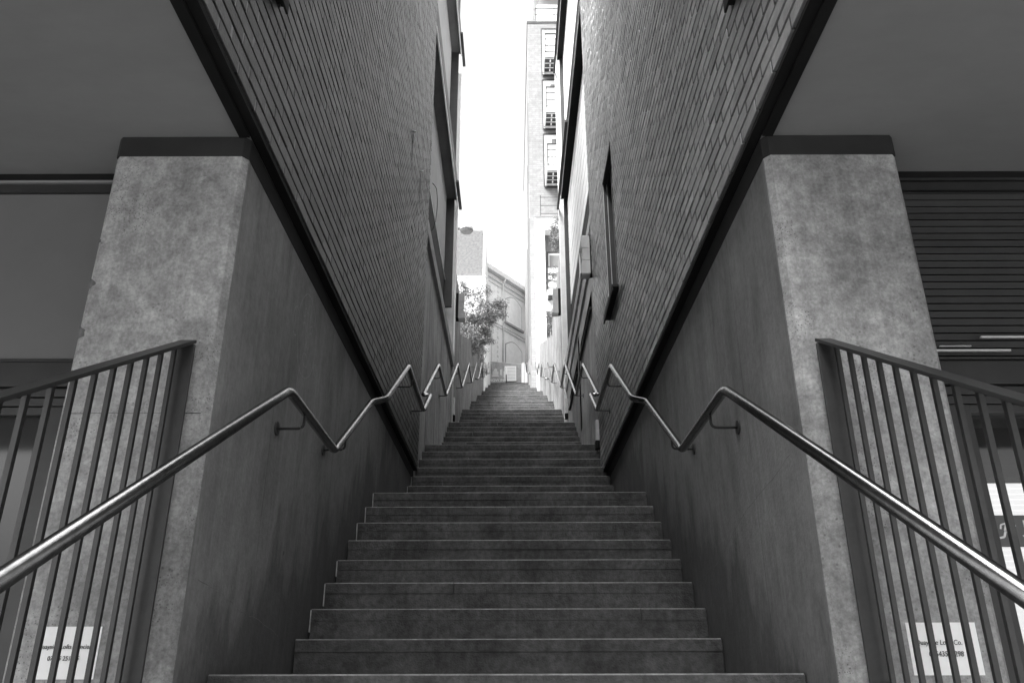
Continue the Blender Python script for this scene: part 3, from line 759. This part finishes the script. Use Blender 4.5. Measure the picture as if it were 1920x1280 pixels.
mb.build('fin_panel', M['guard'], GB, bevel=.003)
MB().box(s * 1.062, s * 1.4, 13.84, 13.96, 4.0, 12.0).build('corner_pilaster', M['white'], GB, bevel=.004)
MB().tube([(s * 1.075, 13.78, 3.7), (s * 1.075, 13.78, 6.8)], .02, 10).build('drain_pipe', M['pale'], GB, smooth=True)
MB().box(s * 1.3, s * 9, YB_ + .11, 13.8, 5.0, 12.9).build('rear_wall', M['greyrender'], GB)
# right: white boarded building, its boards standing back behind the brick face
WB = thing('boarded_building', 'building with white horizontal boards beyond the right brick wall', 'building')
s = 1; XU = 1.212; YA = 9.252; YB_ = 14.65
mb = MB(); holes = [(9.9, 11.85, 4.62, 4.86), (12.42, 14.4, 4.62, 4.86), (12.02, 12.30, 3.55, 5.1)]
side_wall(mb, s, XC, YA, 15.2, .5, 5.22, holes, depth=.16, mi=0, mi_rev=1, mi_back=1); mb.box(s * XC, s * 9, 15.2, 15.22, .5, 5.9)
mb.build('concrete_wall', [M['concrete2'], M['black']], WB, fix=False)
joint_lines(s, XC, 9.6, 15.0, 1.0, 4.55, .95, WB)
mb = MB()
for a, b_ in ((9.9, 11.85), (12.42, 14.4)): mb.box(s * (XC - .035), s * (XC + .01), a, b_, 4.585, 4.619)
mb.build('ledge', M['band'], WB, bevel=.003)
MB().box(s * 1.075, s * 1.5, YA, 15.2, 5.222, 5.46).build('string_course', M['concrete2'], WB, bevel=.004)
MB().box(s * 1.16, s * 1.5, YA, 15.2, 5.461, 5.70).build('shadow_gap', M['black'], WB)
MB().box(s * 1.085, s * 1.5, YA, 15.2, 5.702, 5.89).build('coping', M['concrete2'], WB, bevel=.004)
MB().box(s * (XU - .012), s * 1.5, YA, 15.2, 5.892, 6.86).build('base_band', M['black'], WB)
mb = MB(); mb.box(s * XU, s * 1.4, YA + .002, YB_, 6.862, 14.5, 1)
z = 6.87
while z < 14.4:
    if not (9.25 < z < 9.78 or 13.0 < z < 13.5):
        mb.box(s * (XU - .018), s * (XU - .0003), YA + .004, YB_ - .003, z + .026, z + .29, 0)
    z += .30
mb.build('board_cladding', [M['clad'], M['line']], WB, fix=False)
for z0, z1, ye in ((9.4, 9.8, YB_ + .085), (13.15, 13.6, YB_ + .085)):
    o = MB().box(s * 1.056, s * 1.5, YA, ye, z0, z1).build('roof_slab', M['black'], WB, bevel=.004)
    MB().box(s * 1.050, s * 1.064, YA, ye, z0 - .018, z0 - .002).build('drip_trim', M['pale'], o)
    MB().box(s * 1.0, s * 1.048, 12.2, ye + .5, z0 + .05, z0 + .10).build('gutter_edge', M['guard'], o)
mb = MB()
for a, b_ in ((5.9, 9.39), (9.81, 13.14), (13.61, 14.5)): mb.box(s * 1.115, s * (XU + .05), YB_ + .002, YB_ + .08, a, b_)
mb.build('fin_panel', M['dark'], WB, bevel=.003)
MB().box(s * 1.045, s * 1.30, 15.24, 15.36, 4.3, 14.0).build('corner_pilaster', M['white'], WB, bevel=.004)
MB().box(s * 1.41, s * 9, 9.26, YB_ + .08, 5.9, 14.4).build('building_mass', M['greyrender'], WB)

# lamps and small fittings
def wall_lamp(s, xw, y, z, h_, w_, pr, label):
    t_ = thing('wall_lamp', label, 'lamp', 'box shaped wall lamps', (s * xw, y, z))
    MB().box(0, -s * .05, -.012, w_ * .85, -h_ * .5, h_ * .5).build('back_plate', M['black'], t_, bevel=.003)
    a = MB().box(-s * .031, -s * pr, 0, w_, h_ * .17, h_ * .5); a.box(-s * .031, -s * (pr * .95), .001, w_ * .99, -h_ * .15, h_ * .165)
    a.build('housing', M['lamp'], t_, bevel=.004)
    # lower cowl leaning outward
    b_ = MB(); z0, z1 = -h_ * .5, -h_ * .155
    P = [(-s * .031, 0, z1), (-s * pr, 0, z1), (-s * (pr + .02), 0, z0), (-s * .05, 0, z0)]
    n = len(b_.v); b_.v += [(p[0], .002, p[2]) for p in P] + [(p[0], w_ * .98, p[2]) for p in P]
    for i in range(4):
        j = (i + 1) % 4; b_.f.append((n + i, n + j, n + 4 + j, n + 4 + i)); b_.m.append(0)
    b_.f += [(n + 3, n + 2, n + 1, n), (n + 4, n + 5, n + 6, n + 7)]; b_.m += [0, 0]
    b_.build('cowl', M['lamp'], t_, bevel=.004)
    MB().box(-s * .06, -s * (pr + .008), .015, w_ - .015, z0 - .012, z0 + .0).build('lens', M['lens'], t_)
    MB().box(-s * (pr + .021), -s * (pr + .027), .01, w_ - .01, z0 + .01, h_ * .05).build('side_glass', M['lens'], t_)
wall_lamp(1, 1.085, 9.27, 5.08, .56, .16, .155, 'nearest box wall lamp, high at the end of the right brick wall')
wall_lamp(-1, 1.06, 13.97, 6.55, .52, .2, .155, 'box wall lamp in front of the tree, left of the passage')
wall_lamp(1, 1.04, 15.4, 7.33, .56, .2, .16, 'smaller box wall lamp on top of the right passage wall')
def step_light(s, x, y, z, h_, label):
    t_ = thing('step_light', label, 'light', 'low lights beside the steps', (s * x, y, z))
    MB().box(0, -s * .05, -.05, .05, -h_ / 2, h_ / 2).build('cover', M['pale'], t_, bevel=.008)
    MB().box(.0, -s * .06, -.055, .055, -h_ / 2 - .10, -h_ / 2 - .001).build('base', M['black'], t_, bevel=.004)
step_light(1, 1.095, 9.62, 2.80, .26, 'pale upright step light at the foot of the right brick corner')
step_light(1, 1.095, 15.0, 4.86, .30, 'pale step light farther up on the right beside the stairs')
step_light(-1, 1.095, 14.2, 4.60, .34, 'pale step light on the left beyond the grey wall')
def spout(y, z, label):
    t_ = thing('overflow_pipe', label, 'pipe', 'overflow pipes on the left brick wall', (-XB, y, z))
    MB().tube([(0, 0, 0), (.028, 0, -.004), (.034, 0, -.012)], .013, 10).build('pipe', M['white'], t_, smooth=True)
    mb = MB(); mb.quad((.0005, -.02, -.03), (.0005, .03, -.03), (.0005, .02, -.42), (.0005, -.005, -.55)); mb.build('stain', M['black'], t_, fix=False).location = (.006, 0, 0)
spout(7.2, 5.46, 'nearer white overflow pipe with dark stain on the left brick wall')
spout(7.95, 5.46, 'farther white overflow pipe with dark stain on the left brick wall')
mb = MB(); pts = [(-1.04, 9.16, 6.1), (-1.0, 9.3, 6.12), (-1.0, 9.5, 6.0), (-1.02, 9.55, 5.75), (-1.05, 9.4, 5.5), (-1.06, 9.25, 5.45)]
mb.tube(rounded(pts, .12, 5), .004, 6)
tag(mb.build('cable', M['black'], smooth=True), 'thin black cable looping off the end of the left brick wall', 'cable')

# ------------------------------------------------------------------ walls beside the upper stairs
def passage_wall(s, pts, name, label, thick=.22, m='concrete3', x=XC):
    t_ = thing(name, label, 'wall')
    mb = MB(); prof = [(pts[0][0], 3.0)] + pts + [(pts[-1][0], 3.0)]
    mb.sweep_side(prof, s * x, s * (x + thick)); mb.build('wall', M[m], t_, bevel=.006)
    j = MB(); y = pts[0][0] + .9
    while y < pts[-1][0] - .4:
        zt = None
        for (a, za), (b_, zb) in zip(pts, pts[1:]):
            if a <= y <= b_ and b_ > a: zt = za + (zb - za) * (y - a) / (b_ - a)
        if zt: j.box(s * (x - .003), s * (x + .01), y, y + .014, stairZ(y) - .3, zt - .012)
        y += 1.2
    j.build('formwork_joint', M['line'], t_); return t_
top = lambda y: 6.77 + .3866 * (y - 15.9)
passage_wall(-1, [(13.97, 7.5), (15.85, 7.5), (15.95, top(15.95)), (29.3, top(29.3))], 'passage_wall', 'streaked concrete wall with sloping top beneath the tree on the left')
passage_wall(1, [(15.38, 8.9), (20.1, 8.9), (20.2, top(20.2) + .13), (30.4, top(30.4) + .13)], 'passage_wall', 'streaked concrete wall on the right with tall part under the far lamp')
passage_wall(-1, [(29.32, 12.7), (YTOP + .2, 15.3)], 'passage_wall', 'pale plain wall at the left top of the stairs', m='farbrick')

# ------------------------------------------------------------------ apartment tower
TW = thing('apartment_tower', 'tall pale brick apartment tower with stacked balconies above the right wall', 'building')
YT = 31.0
MB().box(.80, 5.0, YT, 46, 8, 30.0).build('tower_wall', M['towerbrick'], TW)
MB().box(.77, 5.0, YT - .03, 46, 30.0, 30.12).build('parapet_cap', M['guard'], TW)
# side flank details: dark movement joints and pipes
mb = MB()
for y, z0, z1 in ((31.35, 12, 19), (31.5, 21, 25.5), (33, 14, 29), (34.5, 13.5, 24), (36, 14, 20)): mb.box(.785, .81, y, y + .10, z0, z1)
mb.build('down_pipe', M['dark'], TW)
# balcony bay: recessed glazing framed in the facade
XB0 = 1.50
for i, zu in enumerate((26.8, 23.65, 20.5)):
    o = MB().box(XB0, 5, YT - .04, YT - .005, zu - .05, zu + 2.75).build('window', M['white'], TW)
    mb = MB(); mb.box(XB0 + .0, 5, YT - .07, YT - .041, zu + 2.75, zu + 2.83); mb.box(XB0 - .05, XB0 + .0, YT - .07, YT - .041, zu - .1, zu + 2.8); mb.box(XB0, 5, YT - .07, YT - .041, zu - .14, zu - .05)
    mb.build('frame', M['dark'], o)
    MB().box(XB0 + .35, 4.8, YT - .06, YT - .041, zu + 1.55, zu + 2.5).build('pane', M['panel'], o)
    bal = MB().box(XB0 + .02, 5, YT - 1.22, YT - .075, zu, zu + .22).build('balcony', M['white'], TW)
    mb = MB(); mb.box(XB0 + .08, 4.9, YT - 1.15, YT - .15, zu - .035, zu - .002, 0)
    mb.build('coffer', M['dark'], bal)
    mb = MB()
    for cc in range(8):
        for rr in range(3): mb.box(XB0 + .30 + cc * .30, XB0 + .36 + cc * .30, YT - 1.06 + rr * .31, YT - .90 + rr * .31, zu - .05, zu - .036)
    for rr in range(4): mb.box(XB0 + .08, 4.9, YT - 1.15 + rr * .31, YT - 1.11 + rr * .31, zu - .045, zu - .036)
    mb.build('soffit_slat', M['white'], bal)
    mb = MB(); mb.box(XB0 + .10, 5, YT - 1.20, YT - 1.18, zu + .26, zu + 1.36, 1)
    for q in range(3): mb.box(XB0 + .1, 5, YT - 1.225, YT - 1.202, zu + .30 + q * .38, zu + .325 + q * .38, 0)
    mb.box(XB0 + .06, 5, YT - 1.24, YT - 1.17, zu + 1.365, zu + 1.41, 0)
    for q in range(4): mb.box(XB0 + .06 + q * 1.1, XB0 + .10 + q * 1.1, YT - 1.23, YT - 1.18, zu + .22, zu + 1.36, 0)
    mb.build('railing', [M['dark'], M['white']], bal)
# penthouse
mb = MB(); mb.box(1.3, 4.9, YT + .6, 40, 30.12, 31.8, 0); mb.box(1.15, 4.9, YT - .1, 40, 33.0, 33.1, 1); mb.box(1.4, 4.9, YT + .6, 40, 31.8, 33.0, 2)
mb.build('penthouse', [M['white'], M['white'], M['panel']], TW)
mb = MB(); mb.box(1.2, 5, YT + .05, YT + .08, 31.0, 31.05); mb.box(1.2, 5, YT + .05, YT + .08, 30.6, 30.63); [mb.box(1.22 + q * .9, 1.26 + q * .9, YT + .05, YT + .08, 30.12, 31.05) for q in range(5)]
mb.build('roof_railing', M['guard'], TW)
# white podium in front with a recessed loggia
PD = thing('podium_block', 'white rendered block with shaded balconies at the foot of the pale tower', 'building')
YP = 30.45
mb = MB()
def wall_y(mb, Y, x0, x1, z0, z1, holes, depth, mi=0, mr=0, mk=1):
    xs = sorted({x0, x1, *[h[0] for h in holes], *[h[1] for h in holes]}); zs = sorted({z0, z1, *[h[2] for h in holes], *[h[3] for h in holes]})
    for a, b_ in zip(xs, xs[1:]):
        for c, d in zip(zs, zs[1:]):
            if any(h[0] <= a and b_ <= h[1] and h[2] <= c and d <= h[3] for h in holes): continue
            mb.quad((a, Y, c), (b_, Y, c), (b_, Y, d), (a, Y, d), mi)
    Yi = Y + depth
    for a, b_, c, d in holes:
        mb.quad((a, Y, c), (a, Yi, c), (b_, Yi, c), (b_, Y, c), mr); mb.quad((a, Y, d), (a, Yi, d), (b_, Yi, d), (b_, Y, d), mr)
        mb.quad((a, Y, c), (a, Yi, c), (a, Yi, d), (a, Y, d), mr); mb.quad((b_, Y, c), (b_, Yi, c), (b_, Yi, d), (b_, Y, d), mr)
        mb.quad((a, Yi, c), (b_, Yi, c), (b_, Yi, d), (a, Yi, d), mk)
wall_y(mb, YP, 1.0, 5.0, 8, 18.5, [(1.42, 4.6, 14.55, 17.9), (1.42, 4.6, 11.0, 14.0)], .5, 0, 0, 1)
mb.box(1.0, 5.0, YP + .51, YT - .005, 8, 18.49, 0); mb.quad((1.0, YP, 8), (1.0, YP + .51, 8), (1.0, YP + .51, 18.5), (1.0, YP, 18.5)); mb.quad((1.0, YP, 18.5), (5.0, YP, 18.5), (5.0, YP + .51, 18.5), (1.0, YP + .51, 18.5))
mb.build('wall', [M['render'], M['panel']], PD, fix=False)
mb = MB(); mb.box(1.0, 5.0, YP - .03, YP + .02, 18.5, 18.56); mb.build('coping', M['line'], PD)
for zf in (14.55, 11.0):
    o = MB().box(1.5, 4.5, YP + .44, YP + .48, zf + .0, zf + 2.5).build('window', M['dark'], PD)
    MB().box(1.58, 4.4, YP + .42, YP + .439, zf + .08, zf + 2.4).build('pane', M['pale'], o)
    MB().box(1.62, 4.4, YP + .405, YP + .419, zf + 1.7, zf + 2.3).build('blind_or_reflection', M['panel'], o)
    o = MB().box(1.45, 4.6, YP - .5, YP + .3, zf - .02, zf + .2).build('balcony', M['white'], PD)
    mb = MB(); mb.box(1.5, 4.6, YP - .46, YP + .25, zf - .05, zf - .021); mb.build('coffer', M['dark'], o)
    mb = MB()
    for q in range(4): mb.box(1.46, 4.6, YP - .5, YP - .475, zf + .3 + q * .32, zf + .325 + q * .32, 0)
    for q in range(4): mb.box(1.46 + q * .95, 1.50 + q * .95, YP - .5, YP - .47, zf + .2, zf + 1.3, 0)
    mb.box(1.48, 4.6, YP - .46, YP - .45, zf + .22, zf + 1.24, 1)
    mb.build('railing', [M['dark'], M['white']], o)
# terrace rail on the podium
mb = MB()
for q in range(3): mb.box(1.25, 5, YP + .1, YP + .12, 18.75 + q * .42, 18.77 + q * .42)
for q in range(4): mb.box(1.25 + q * 1.0, 1.28 + q * 1.0, YP + .1, YP + .12, 18.56, 19.7)
mb.build('terrace_railing', M['guard'], PD)

# ------------------------------------------------------------------ buildings at the top left
LB = thing('grey_block', 'square mottled grey building top rising behind the tree on the left', 'building')
MB().box(-9, -1.50, 36, 44, 18.4, 21.1).build('upper_storey', M['fargrey'], LB)
MB().box(-1.50, -1.36, 36.05, 44, 18.4, 20.9).build('lit_side', M['render'], LB)  # pale strip paints the lit side face of the grey block
mb = MB(); mb.box(-9, -1.30, 35.9, 44, 13.2, 18.38); mb.build('wall', M['render'], LB)
MB().box(-9, -1.28, 35.85, 44, 18.385, 18.42).build('ledge', M['pale'], LB)

GA = thing('arched_building', 'pale brick building with arched windows and sloping eaves beyond the top of the stairs', 'building')
O = Vector((-2.75, 41.4, 0)); D = Vector((math.sin(R(35)), math.cos(R(35)), 0)); Nn = Vector((D.y, -D.x, 0))   # Nn faces the camera side
def LP(u, d, z): p = O + D * u + Nn * d; return (p.x, p.y, z)
def lbox(mb, u0, u1, d0, d1, z0, z1, mi=0):
    c = O + D * ((u0 + u1) / 2) + Nn * ((d0 + d1) / 2); c.z = (z0 + z1) / 2
    mb.obox(c, D * ((u1 - u0) / 2), Nn * ((d1 - d0) / 2), (0, 0, (z1 - z0) / 2), mi)
ZE = 22.55
mb = MB(); lbox(mb, -2, 16, -9, 0, 12.8, ZE); mb.build('wall', M['white'], GA)
mb = MB(); lbox(mb, -2.1, 16.1, 0.002, .30, ZE + .02, ZE + .14); lbox(mb, -2.1, 16.1, .002, .12, ZE - .35, ZE - .27); lbox(mb, -2, 16, .002, .05, ZE - .62, ZE - .57)
mb.build('eaves', M['pale'], GA)
mb = MB(); lbox(mb, -2.1, 16.1, -4.5, .28, ZE + .141, ZE + .3); mb.build('roof', M['pale'], GA)
mb = MB(); lbox(mb, -2, 16, .002, .05, 19.42, 19.47); lbox(mb, -2, 16, .002, .05, 19.24, 19.28); mb.build('string_course', M['pale'], GA)
mb = MB(); mb.tube([LP(3.7, .1, 13.4), LP(3.7, .1, ZE - .3), LP(3.7, .28, ZE)], .05, 10); mb.build('down_pipe', M['pale'], GA, smooth=True)
mb = MB(); 
z = 13.4
while z < 22: lbox(mb, 3.22, 3.32 + (.05 if int(z / .3) % 2 else 0), .002, .02, z, z + .14); z += .3
mb.build('quoin', M['pale'], GA)
def arch_window(u0, u1, z0, z1):
    rise = .35; pts = [(u0, z0), (u1, z0), (u1, z1 - rise)]
    for q in range(1, 8):
        t_ = q / 8; pts.append((u1 + (u0 - u1) * t_, z1 - rise + rise * math.sin(math.pi * t_)))
    pts.append((u0, z1 - rise))
    def ring(mb, off, d0, d1, mi=0):
        cu, cz = (u0 + u1) / 2, (z0 + z1) / 2
        P = [(cu + (u - cu) * (1 + off / (u1 - u0)), cz + (z - cz) * (1 + off / (z1 - z0))) for u, z in pts]
        n = len(mb.v); k = len(P); mb.v += [LP(u, d0, z) for u, z in P] + [LP(u, d1, z) for u, z in P]
        for i in range(k):
            j = (i + 1) % k; mb.f.append((n + i, n + j, n + k + j, n + k + i)); mb.m.append(mi)
        mb.f.append(tuple(range(n + k, n + 2 * k))); mb.m.append(mi)
    mb = MB(); ring(mb, .10, .002, .03); o = mb.build('window', M['greyrender2'], GA)
    mb = MB(); ring(mb, .0, .031, .04); mb.build('pane', M['white'], o)
    mb = MB(); lbox(mb, u0 - .15, u1 + .15, .002, .14, z0 - .16, z0 - .04); mb.build('sill', M['greyrender2'], o)
for u in (4.1, 7.9, 11.7): arch_window(u, u + 1.65, 19.9, 21.75); arch_window(u, u + 1.65, 15.0, 18.75)
arch_window(.9, 2.62, 16.1, 18.75)

# ------------------------------------------------------------------ site fence at the head of the stairs
YB = YTOP + 1.1
FE = thing('site_fence', 'mesh covered site fence across the head of the stairs', 'fence')
mb = MB(); K = 20
for i in range(K):
    xa = -1.2 + 2.0 * i / K; xb = -1.2 + 2.0 * (i + 1) / K
    ya = YB + .02 * math.sin(i * 1.3); yb = YB + .02 * math.sin((i + 1) * 1.3)
    za = ZTOP + 1.56 - .01 * i; zb = ZTOP + 1.56 - .01 * (i + 1)
    mb.quad((xa, ya, ZTOP - .02), (xb, yb, ZTOP - .02), (xb, yb, zb), (xa, ya, za)); mb.quad((xa, ya + .01, ZTOP - .02), (xb, yb + .01, ZTOP - .02), (xb, yb + .01, zb), (xa, ya + .01, za))
mb.build('mesh_sheet', M['mesh'], FE, smooth=True, fix=False)
mb = MB(); mb.tube([(-1.22, YB + .06, ZTOP + 1.58), (.8, YB + .06, ZTOP + 1.38)], .02, 8); [mb.tube([(x, YB + .06, ZTOP - .02), (x, YB + .06, ZTOP + 1.55 - .1 * (x + 1.2))], .02, 8) for x in (-1.2, -.2, .78)]
mb.build('frame', M['pale'], FE, smooth=True)
t_ = text_mesh('NOW IN', .19, (-.80, YB - .03, ZTOP + .46), (R(90), 0, 0), 'lettering', M['white'], FE)
mb = MB()
for x, z0, z1 in ((-1.0, .78, 1.02), (-.94, .78, 1.12), (-.88, .78, 1.16), (-.82, .78, 1.14), (-.76, .78, 1.0), (-.62, .80, 1.10), (-.56, .78, 1.12), (-.44, .66, 1.0)):
    mb.box(x, x + .025, YB - .035, YB - .03, ZTOP + z0, ZTOP + z1)
mb.box(-1.04, -.7, YB - .035, YB - .03, ZTOP + .73, ZTOP + .755)
mb.build('emblem', M['white'], FE)
SB = thing('notice_board', 'white notice board of ruled printed lines hung on the mesh fence', 'sign')
MB().box(-.40, .20, YB - .075, YB - .055, ZTOP + .45, ZTOP + 1.27).build('board', M['white'], SB, bevel=.004)
mb = MB()
for q in range(9): mb.box(-.26, .16, YB - .079, YB - .0755, ZTOP + .53 + q * .078, ZTOP + .552 + q * .078)
for q in range(9): mb.box(-.36, -.32, YB - .079, YB - .0755, ZTOP + .53 + q * .078, ZTOP + .56 + q * .078)
mb.build('lettering', M['greyink'], SB)
mb = MB(); K = 10
for i in range(K):
    xa = .46 + .34 * i / K; xb = .46 + .34 * (i + 1) / K; f_ = lambda x: YB - .12 + .025 * math.sin(x * 40)
    mb.quad((xa, f_(xa), ZTOP + .25), (xb, f_(xb), ZTOP + .25), (xb, f_(xb), ZTOP + 1.42), (xa, f_(xa), ZTOP + 1.44))
    mb.quad((xa, f_(xa) + .02, ZTOP + .25), (xb, f_(xb) + .02, ZTOP + .25), (xb, f_(xb) + .02, ZTOP + 1.42), (xa, f_(xa) + .02, ZTOP + 1.44))
tag(mb.build('plastic_sheet', M['plastic'], smooth=True, fix=False), 'bright white plastic sheet hanging at the right end of the mesh fence', 'sheet')
BO = thing('bollard', 'dark thin bollard with pale foot before the notice board', 'bollard', None, (-.31, YTOP + .6, ZTOP))
MB().tube([(0, 0, .16), (0, 0, .62), (0, 0, .66)], .03, 12, taper=[1, 1, .6]).build('post', M['dark'], BO, smooth=True)
MB().tube([(0, 0, 0), (0, 0, .16)], .036, 12).build('foot', M['pale'], BO, smooth=True)

# ------------------------------------------------------------------ street lamp behind the left wall
SL = thing('street_lamp', 'street lamp with round flat head on an arm above the grey block', 'street lamp', None, (-2.6, 23.0, 8.2))
MB().tube([(0, 0, 0), (0, 0, 3), (0, 0, 5.35)], .06, 12, taper=[1.3, 1, .7]).build('pole', M['greyrender2'], SL, smooth=True)
MB().tube([(0, 0, 5.33), (.5, 0, 5.38), (.95, 0, 5.36)], .05, 10).build('arm', M['greyrender2'], SL, smooth=True)
mb = MB(); mb.tube([(1.12, 0, 5.26), (1.12, 0, 5.30), (1.12, 0, 5.38), (1.12, 0, 5.44)], .225, 28, taper=[.86, 1, .9, .35]); hd = mb.build('head', M['greyrender2'], SL, smooth=False)
MB().tube([(1.12, 0, 5.235), (1.12, 0, 5.258)], .18, 24).build('lens', M['greyrender'], hd)

# ------------------------------------------------------------------ trees
def tree(name, label, base, limbs, clusters, n_leaf, size, seed, cat='tree'):
    rnd = random.Random(seed)
    t_ = thing(name, label, cat, None, base)
    mb = MB()
    tw = []
    for pts, r0 in limbs:
        k = len(pts); mb.tube(rounded(pts, .15, 3), r0, 8, taper=None) if k < 2 else mb.tube(pts, r0, 8, taper=[1 - .75 * i / (k - 1) for i in range(k)])
        tw.append(pts)
    ends = []
    for (c, rad, wgt) in clusters:
        for _ in range(int(6 * wgt)):
            a = Vector(c); d = Vector((rnd.gauss(0, 1), rnd.gauss(0, 1), rnd.gauss(-.1, .8))).normalized()
            e = a + Vector((d.x * rad[0], d.y * rad[1], d.z * rad[2])) * rnd.uniform(.6, 1.15)
            mid = (a + e) / 2 + Vector((0, 0, .12 * rad[2])); mb.tube([a, mid, e], .010, 5, taper=[1, .6, .25]); ends.append((a, mid, e))
    mb.build('trunk', M['bark'], t_, smooth=True)
    lf = MB(); lf.tone = []
    def leaf(p, d, L_, tone):
        d = d.normalized(); sdv = d.cross(Vector((rnd.gauss(0, .6), rnd.gauss(0, .6), 1))).normalized() * L_ * .17
        up = sdv.cross(d).normalized() * L_ * .06
        n = len(lf.v)
        lf.v += [tuple(p), tuple(p + d * L_ * .45 + sdv - up), tuple(p + d * L_), tuple(p + d * L_ * .45 - sdv - up), tuple(p + d * L_ * .5 + up * .6)]
        lf.f += [(n, n + 1, n + 4), (n + 1, n + 2, n + 4), (n + 2, n + 3, n + 4), (n + 3, n, n + 4)]; lf.m += [0] * 4; lf.tone += [tone] * 4
    tot = sum(c[2] for c in clusters)
    for a, mid, e in ends:
        cnt = int(n_leaf * .45 / len(ends) / 7) + 1
        for _ in range(cnt):
            u = rnd.uniform(.35, 1.05); p = mid.lerp(e, u) + Vector((rnd.gauss(0, .02), rnd.gauss(0, .02), rnd.gauss(0, .02)))
            # a compound leaf: stalk with paired leaflets that droops
            sd_ = Vector((rnd.gauss(0, 1), rnd.gauss(0, 1), rnd.gauss(-.35, .4))).normalized(); tone = rnd.choice((.5, .8, 1.0, 1.5, 2.4))
            LL = size * rnd.uniform(2.2, 3.6)
            for q in range(4):
                pp = p + sd_ * LL * (q + .6) / 4 - Vector((0, 0, .12 * LL * (q / 3) ** 2)); sdv = sd_.cross(Vector((0, 0, 1)))
                if q < 3:
                    leaf(pp, sd_ * .6 + sdv, size * rnd.uniform(.7, 1.1), tone); leaf(pp, sd_ * .6 - sdv, size * rnd.uniform(.7, 1.1), tone)
                else: leaf(pp, sd_, size, tone)
    for (c, rad, wgt) in clusters:
        for _ in range(int(n_leaf * .55 * wgt / tot)):
            d = Vector((rnd.gauss(0, 1), rnd.gauss(0, 1), rnd.gauss(0, 1))).normalized() * rnd.uniform(.1, 1) ** .45
            p = Vector(c) + Vector((d.x * rad[0], d.y * rad[1], d.z * rad[2]))
            leaf(p, Vector((rnd.gauss(0, 1), rnd.gauss(0, 1), rnd.gauss(-.4, .7))), size * rnd.uniform(.7, 1.2), rnd.choice((.5, .8, 1.0, 1.5, 2.4)))
    lf.build('crown', M['leaf'], t_, fix=False)
    return t_
def W3(px, py, Y):
    x, z = at(px, py, Y); return Vector((x, Y, z))
B0 = Vector((-2.0, 21.0, 8.3))
def rel(px, py, Y): return tuple(W3(px, py, Y) - B0)
tree('leafy_tree', 'feathery leaved tree leaning over the left wall toward the stairs', tuple(B0),
     [([(0, 0, 0), (.1, 0, .8), rel(880, 610, 21), rel(890, 570, 21)], .04), ([(.1, 0, .8), rel(900, 600, 21), rel(930, 572, 20.8), rel(950, 575, 20.7)], .035), ([(0, 0, .3), rel(872, 640, 20.5), rel(868, 600, 20.5)], .04),
      ([(.1, 0, .6), rel(905, 640, 21), rel(925, 625, 21)], .025)],
     [(rel(878, 635, 20.6), (.38, .6, .5), 2.0), (rel(872, 600, 21), (.3, .5, .45), 1.3), (rel(895, 605, 21), (.42, .6, .42), 2.0), (rel(915, 588, 21), (.34, .45, .34), 1.5),
      (rel(890, 560, 21), (.35, .5, .3), .6), (rel(905, 543, 21), (.30, .3, .22), .45), (rel(940, 570, 20.8), (.26, .3, .18), .5), (rel(942, 590, 20.8), (.2, .3, .12), .25), (rel(905, 632, 21), (.3, .4, .25), .9),
      (rel(872, 545, 21), (.26, .3, .28), .7), (rel(900, 660, 24), (.2, 1.2, .25), .6), (rel(905, 690, 25.5), (.12, 1.0, .3), .35), (rel(862, 620, 19), (.15, .8, .5), .9), (rel(925, 640, 21), (.1, .2, .06), .08)],
     26000, .058, 5)
B0 = Vector((2.0, 24.0, 9.8))
tree('climbing_shrub', 'sparse twiggy shrub over the right wall before the white block', tuple(B0),
     [([(0, 0, 0), rel(1052, 600, 24), rel(1048, 530, 24)], .025), ([rel(1048, 530, 24), rel(1052, 480, 24), rel(1048, 430, 24)], .02)],
     [(rel(1043, 425, 24), (.26, .4, .40), .8), (rel(1047, 452, 24), (.28, .4, .40), 1.3), (rel(1044, 515, 24), (.26, .3, .35), .6), (rel(1036, 600, 24), (.2, .3, .45), .7), (rel(1045, 625, 24), (.14, .3, .3), .35), (rel(1034, 640, 24), (.2, .3, .14), .3)],
     5600, .065, 8, 'shrub')
